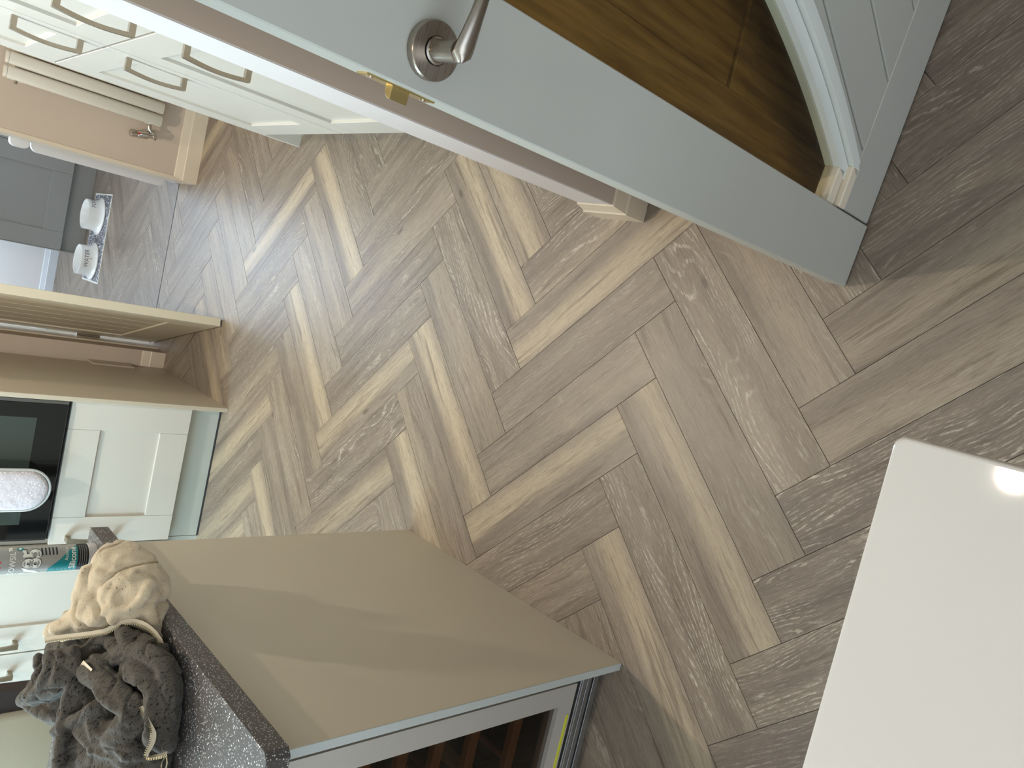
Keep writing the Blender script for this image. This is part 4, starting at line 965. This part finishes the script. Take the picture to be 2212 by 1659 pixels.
def blob(name, mat, balls, h, its, disp, dscale, parent, kk=.0035, rib=0.0):
    """surface of a union of balls (distance grid + surface nets), then fine cloth relief"""
    P = np.array([list(c) for c, r in balls]) - np.array(HO); Rr = np.array([r for c, r in balls])
    lo = P.min(0) - Rr.max() - 4 * h; hi = P.max(0) + Rr.max() + 4 * h; n = np.ceil((hi - lo) / h).astype(int) + 1
    F = np.full(n, .03, dtype=np.float32); ax = [lo[i] + h * np.arange(n[i]) for i in range(3)]
    for p, r in zip(P, Rr):
        w_ = r + .016; i0 = np.maximum(((p - w_ - lo) / h).astype(int), 0); i1 = np.minimum(((p + w_ - lo) / h).astype(int) + 2, n)
        g = [ax[i][i0[i]:i1[i]] - p[i] for i in range(3)]
        d = np.sqrt(g[0][:, None, None] ** 2 + g[1][None, :, None] ** 2 + g[2][None, None, :] ** 2) - r
        sub = F[i0[0]:i1[0], i0[1]:i1[1], i0[2]:i1[2]]
        hh = np.maximum(kk - np.abs(sub - d), 0) / kk
        sub[...] = np.minimum(sub, d) - hh * hh * kk * .25
    ins = F < 0; c = [slice(0, -1), slice(1, None)]
    acc = np.zeros(tuple(n - 1) + (3,)); cnt = np.zeros(tuple(n - 1))
    corners = [(i, j, k) for i in (0, 1) for j in (0, 1) for k in (0, 1)]
    for A in corners:
        for dim in range(3):
            if A[dim]: continue
            B_ = list(A); B_[dim] = 1
            fa = F[c[A[0]], c[A[1]], c[A[2]]]; fb = F[c[B_[0]], c[B_[1]], c[B_[2]]]; m_ = (fa < 0) != (fb < 0)
            t = np.where(m_, fa / np.where(fa == fb, 1, fa - fb), 0)
            for q in range(3): acc[..., q] += m_ * (A[q] + (t if q == dim else 0))
            cnt += m_
    cell = cnt > 0; idx = -np.ones(cell.shape, dtype=int); idx[cell] = np.arange(cell.sum())
    ijk = np.argwhere(cell); V = lo + h * (ijk + acc[cell] / cnt[cell][:, None]); quads = []
    for dim in range(3):
        o1, o2 = [(1, 2), (2, 0), (0, 1)][dim]
        s0 = [slice(None)] * 3; s1 = [slice(None)] * 3; s0[dim] = slice(0, -1); s1[dim] = slice(1, None)
        e = np.argwhere(ins[tuple(s0)] != ins[tuple(s1)]); e = e[(e[:, o1] > 0) & (e[:, o2] > 0) & (e[:, o1] < n[o1] - 1) & (e[:, o2] < n[o2] - 1)]
        def at(d1, d2): q = e.copy(); q[:, o1] -= d1; q[:, o2] -= d2; return idx[q[:, 0], q[:, 1], q[:, 2]]
        qd = np.stack([at(1, 1), at(0, 1), at(0, 0), at(1, 0)], 1); fl = ~ins[e[:, 0], e[:, 1], e[:, 2]]; qd[fl] = qd[fl][:, ::-1]; quads.append(qd)
    Q = np.concatenate(quads); Q = Q[(Q >= 0).all(1)]
    me = bpy.data.meshes.new(name); me.from_pydata(V.tolist(), [], Q.tolist()); me.update()
    E_ = np.array([list(e.vertices) for e in me.edges]); X = V.copy()
    for _ in range(its):
        sm = np.zeros_like(X); k_ = np.zeros(len(X)); np.add.at(sm, E_[:, 0], X[E_[:, 1]]); np.add.at(sm, E_[:, 1], X[E_[:, 0]])
        np.add.at(k_, E_[:, 0], 1); np.add.at(k_, E_[:, 1], 1); X = .4 * X + .6 * sm / np.maximum(k_, 1)[:, None]
    me.vertices.foreach_set('co', X.ravel()); me.update()
    for v, nn_ in zip(me.vertices, [v.normal.copy() for v in me.vertices]):
        p = v.co * dscale
        w1 = noise.noise(p); w2 = noise.noise(Vector((p.x * 2.3 + 5, p.y * 2.0, p.z * 2.6))); w3 = noise.noise(Vector((p.x * .6 + 9, p.y * .5, p.z * .6)))
        v.co = v.co + nn_ * (disp * ((1 - 4.0 * abs(w1)) * .6 + .4 * w2) - disp * 2.2 * max(0, 1 - abs(w3) * 9) ** 1.5)
        if v.co.z < .0008 and v.co.x + HO.x < -.694: v.co.z = .0008
    me.polygons.foreach_set('use_smooth', [True] * len(me.polygons)); me.materials.append(M[mat]); me.update()
    o = bpy.data.objects.new(name, me); COL.objects.link(o); o.parent = parent; return o
balls = []
for x, y, z, r in HB:
    balls.append(((x, y, z), r))
    if x - r * .3 < -.70: balls.append(((min(x, -.70 - r * .6), y, .87 + r * .75), r * .95))
for pts, r in HF:
    for p in interp(pts, r * .45): balls.append((p, r))
hood = blob('hood', 'fleece', balls, .0030, 5, .0038, 22, hd, .006); hood['label'] = 'cream fleece hood turned inside out'
balls = []
for pts, r in HD:
    for i, p in enumerate(interp(pts, r * .5)):
        balls.append((p, r))
        zz = p.z - r * .8
        while zz > .875 + r * .6:
            balls.append(((p.x - .01, p.y + .008, zz), r * 1.05)); zz -= r * 1.6
rs = random.Random(5)
for pts, r in HD:
    if r < .011: continue
    c = [Vector(p) for p in interp(pts, .006)]; fwd = (Vector((0, 0, 1.435)) - c[0]).normalized()
    for side in (-1, 1):
        off = rs.uniform(.35, .75) * side; ph = rs.uniform(0, 6); rr = r * rs.uniform(.28, .42)
        for i in range(1, len(c)):
            t = (c[i] - c[i - 1]).normalized(); sd = t.cross(fwd).normalized(); taper = math.sin(math.pi * i / len(c)) ** .5
            balls.append((c[i] + sd * r * (off + .2 * math.sin(i * .35 + ph)) + fwd * (r * .68), rr * (.35 + .65 * taper)))
body = blob('body_fabric', 'marl', balls, .0030, 3, .0018, 40, hd, .0025); body['label'] = 'charcoal marl jersey in heavy folds'
def ribbon(name, mat, A_, B_, th=.0022, lift=0):
    A2, B2 = interp(A_, .004), None
    n = len(A2); Bc = [Vector(p) for p in B_]; Ac = [Vector(p) for p in A_]
    # parallel sampling of both edges
    def samp(P, m):
        out = []
        for i in range(m + 1):
            t = i / m * (len(P) - 1); k = min(int(t), len(P) - 2); f_ = t - k
            p0, p1, p2, p3 = P[max(k - 1, 0)], P[k], P[k + 1], P[min(k + 2, len(P) - 1)]
            out.append(.5 * ((2 * p1) + (p2 - p0) * f_ + (2 * p0 - 5 * p1 + 4 * p2 - p3) * f_ * f_ + (3 * p1 - p0 - 3 * p2 + p3) * f_ ** 3))
        return out
    m_ = 60; a = samp(Ac, m_); b = samp(Bc, m_); rings = []
    vw = (Vector((0, 0, 1.435)) - a[m_ // 2]).normalized()
    for p, q in zip(a, b): rings.append([p - HO, q - HO, q - HO - vw * th, p - HO - vw * th])
    mb = MB(); mb.ring_strip(rings); return mb.build(name, mat, hd, smooth=False), a, vw
def teeth(pts, vw, n, parent, size=.0026):
    L = [0]
    for p, q in zip(pts, pts[1:]): L.append(L[-1] + (q - p).length)
    mb = MB(); cnt = max(4, int(L[-1] / .0034))
    for k in range(cnt):
        s = L[-1] * (k + .5) / cnt; i = max(j for j in range(len(L)) if L[j] <= s); i = min(i, len(pts) - 2)
        t = (pts[i + 1] - pts[i]).normalized(); p = pts[i] + t * (s - L[i]) - HO; sd = t.cross(vw).normalized()
        mt_ = Matrix((t, sd, vw)).transposed().to_4x4(); mt_.translation = p
        b_ = bmesh.ops.create_cube(mb.bm, size=1, matrix=mt_ @ Matrix.Diagonal((.0019, .0042, .0026, 1)))
    o_ = mb.build('zip_teeth', 'antique_brass', parent); o_['kind'] = 'stuff'; return o_
M['antique_brass'] = plain('antique_brass_teeth', srgb(176, 160, 128), .35, metal=.9)
for A_, B_, mt_n in ((Z1, Z1b, 'tape'), (Z2, Z2b, 'tape_dark'), (Z3, Z3b, 'tape')):
    rb, pa, vw = ribbon('zip_tape', mt_n, A_, B_); teeth(pa, vw, 0, rb)
MB().tube([Vector(p) - HO for p in interp(PULL, .004)], .0012, 8).build('zip_puller', 'antique_brass', hd)
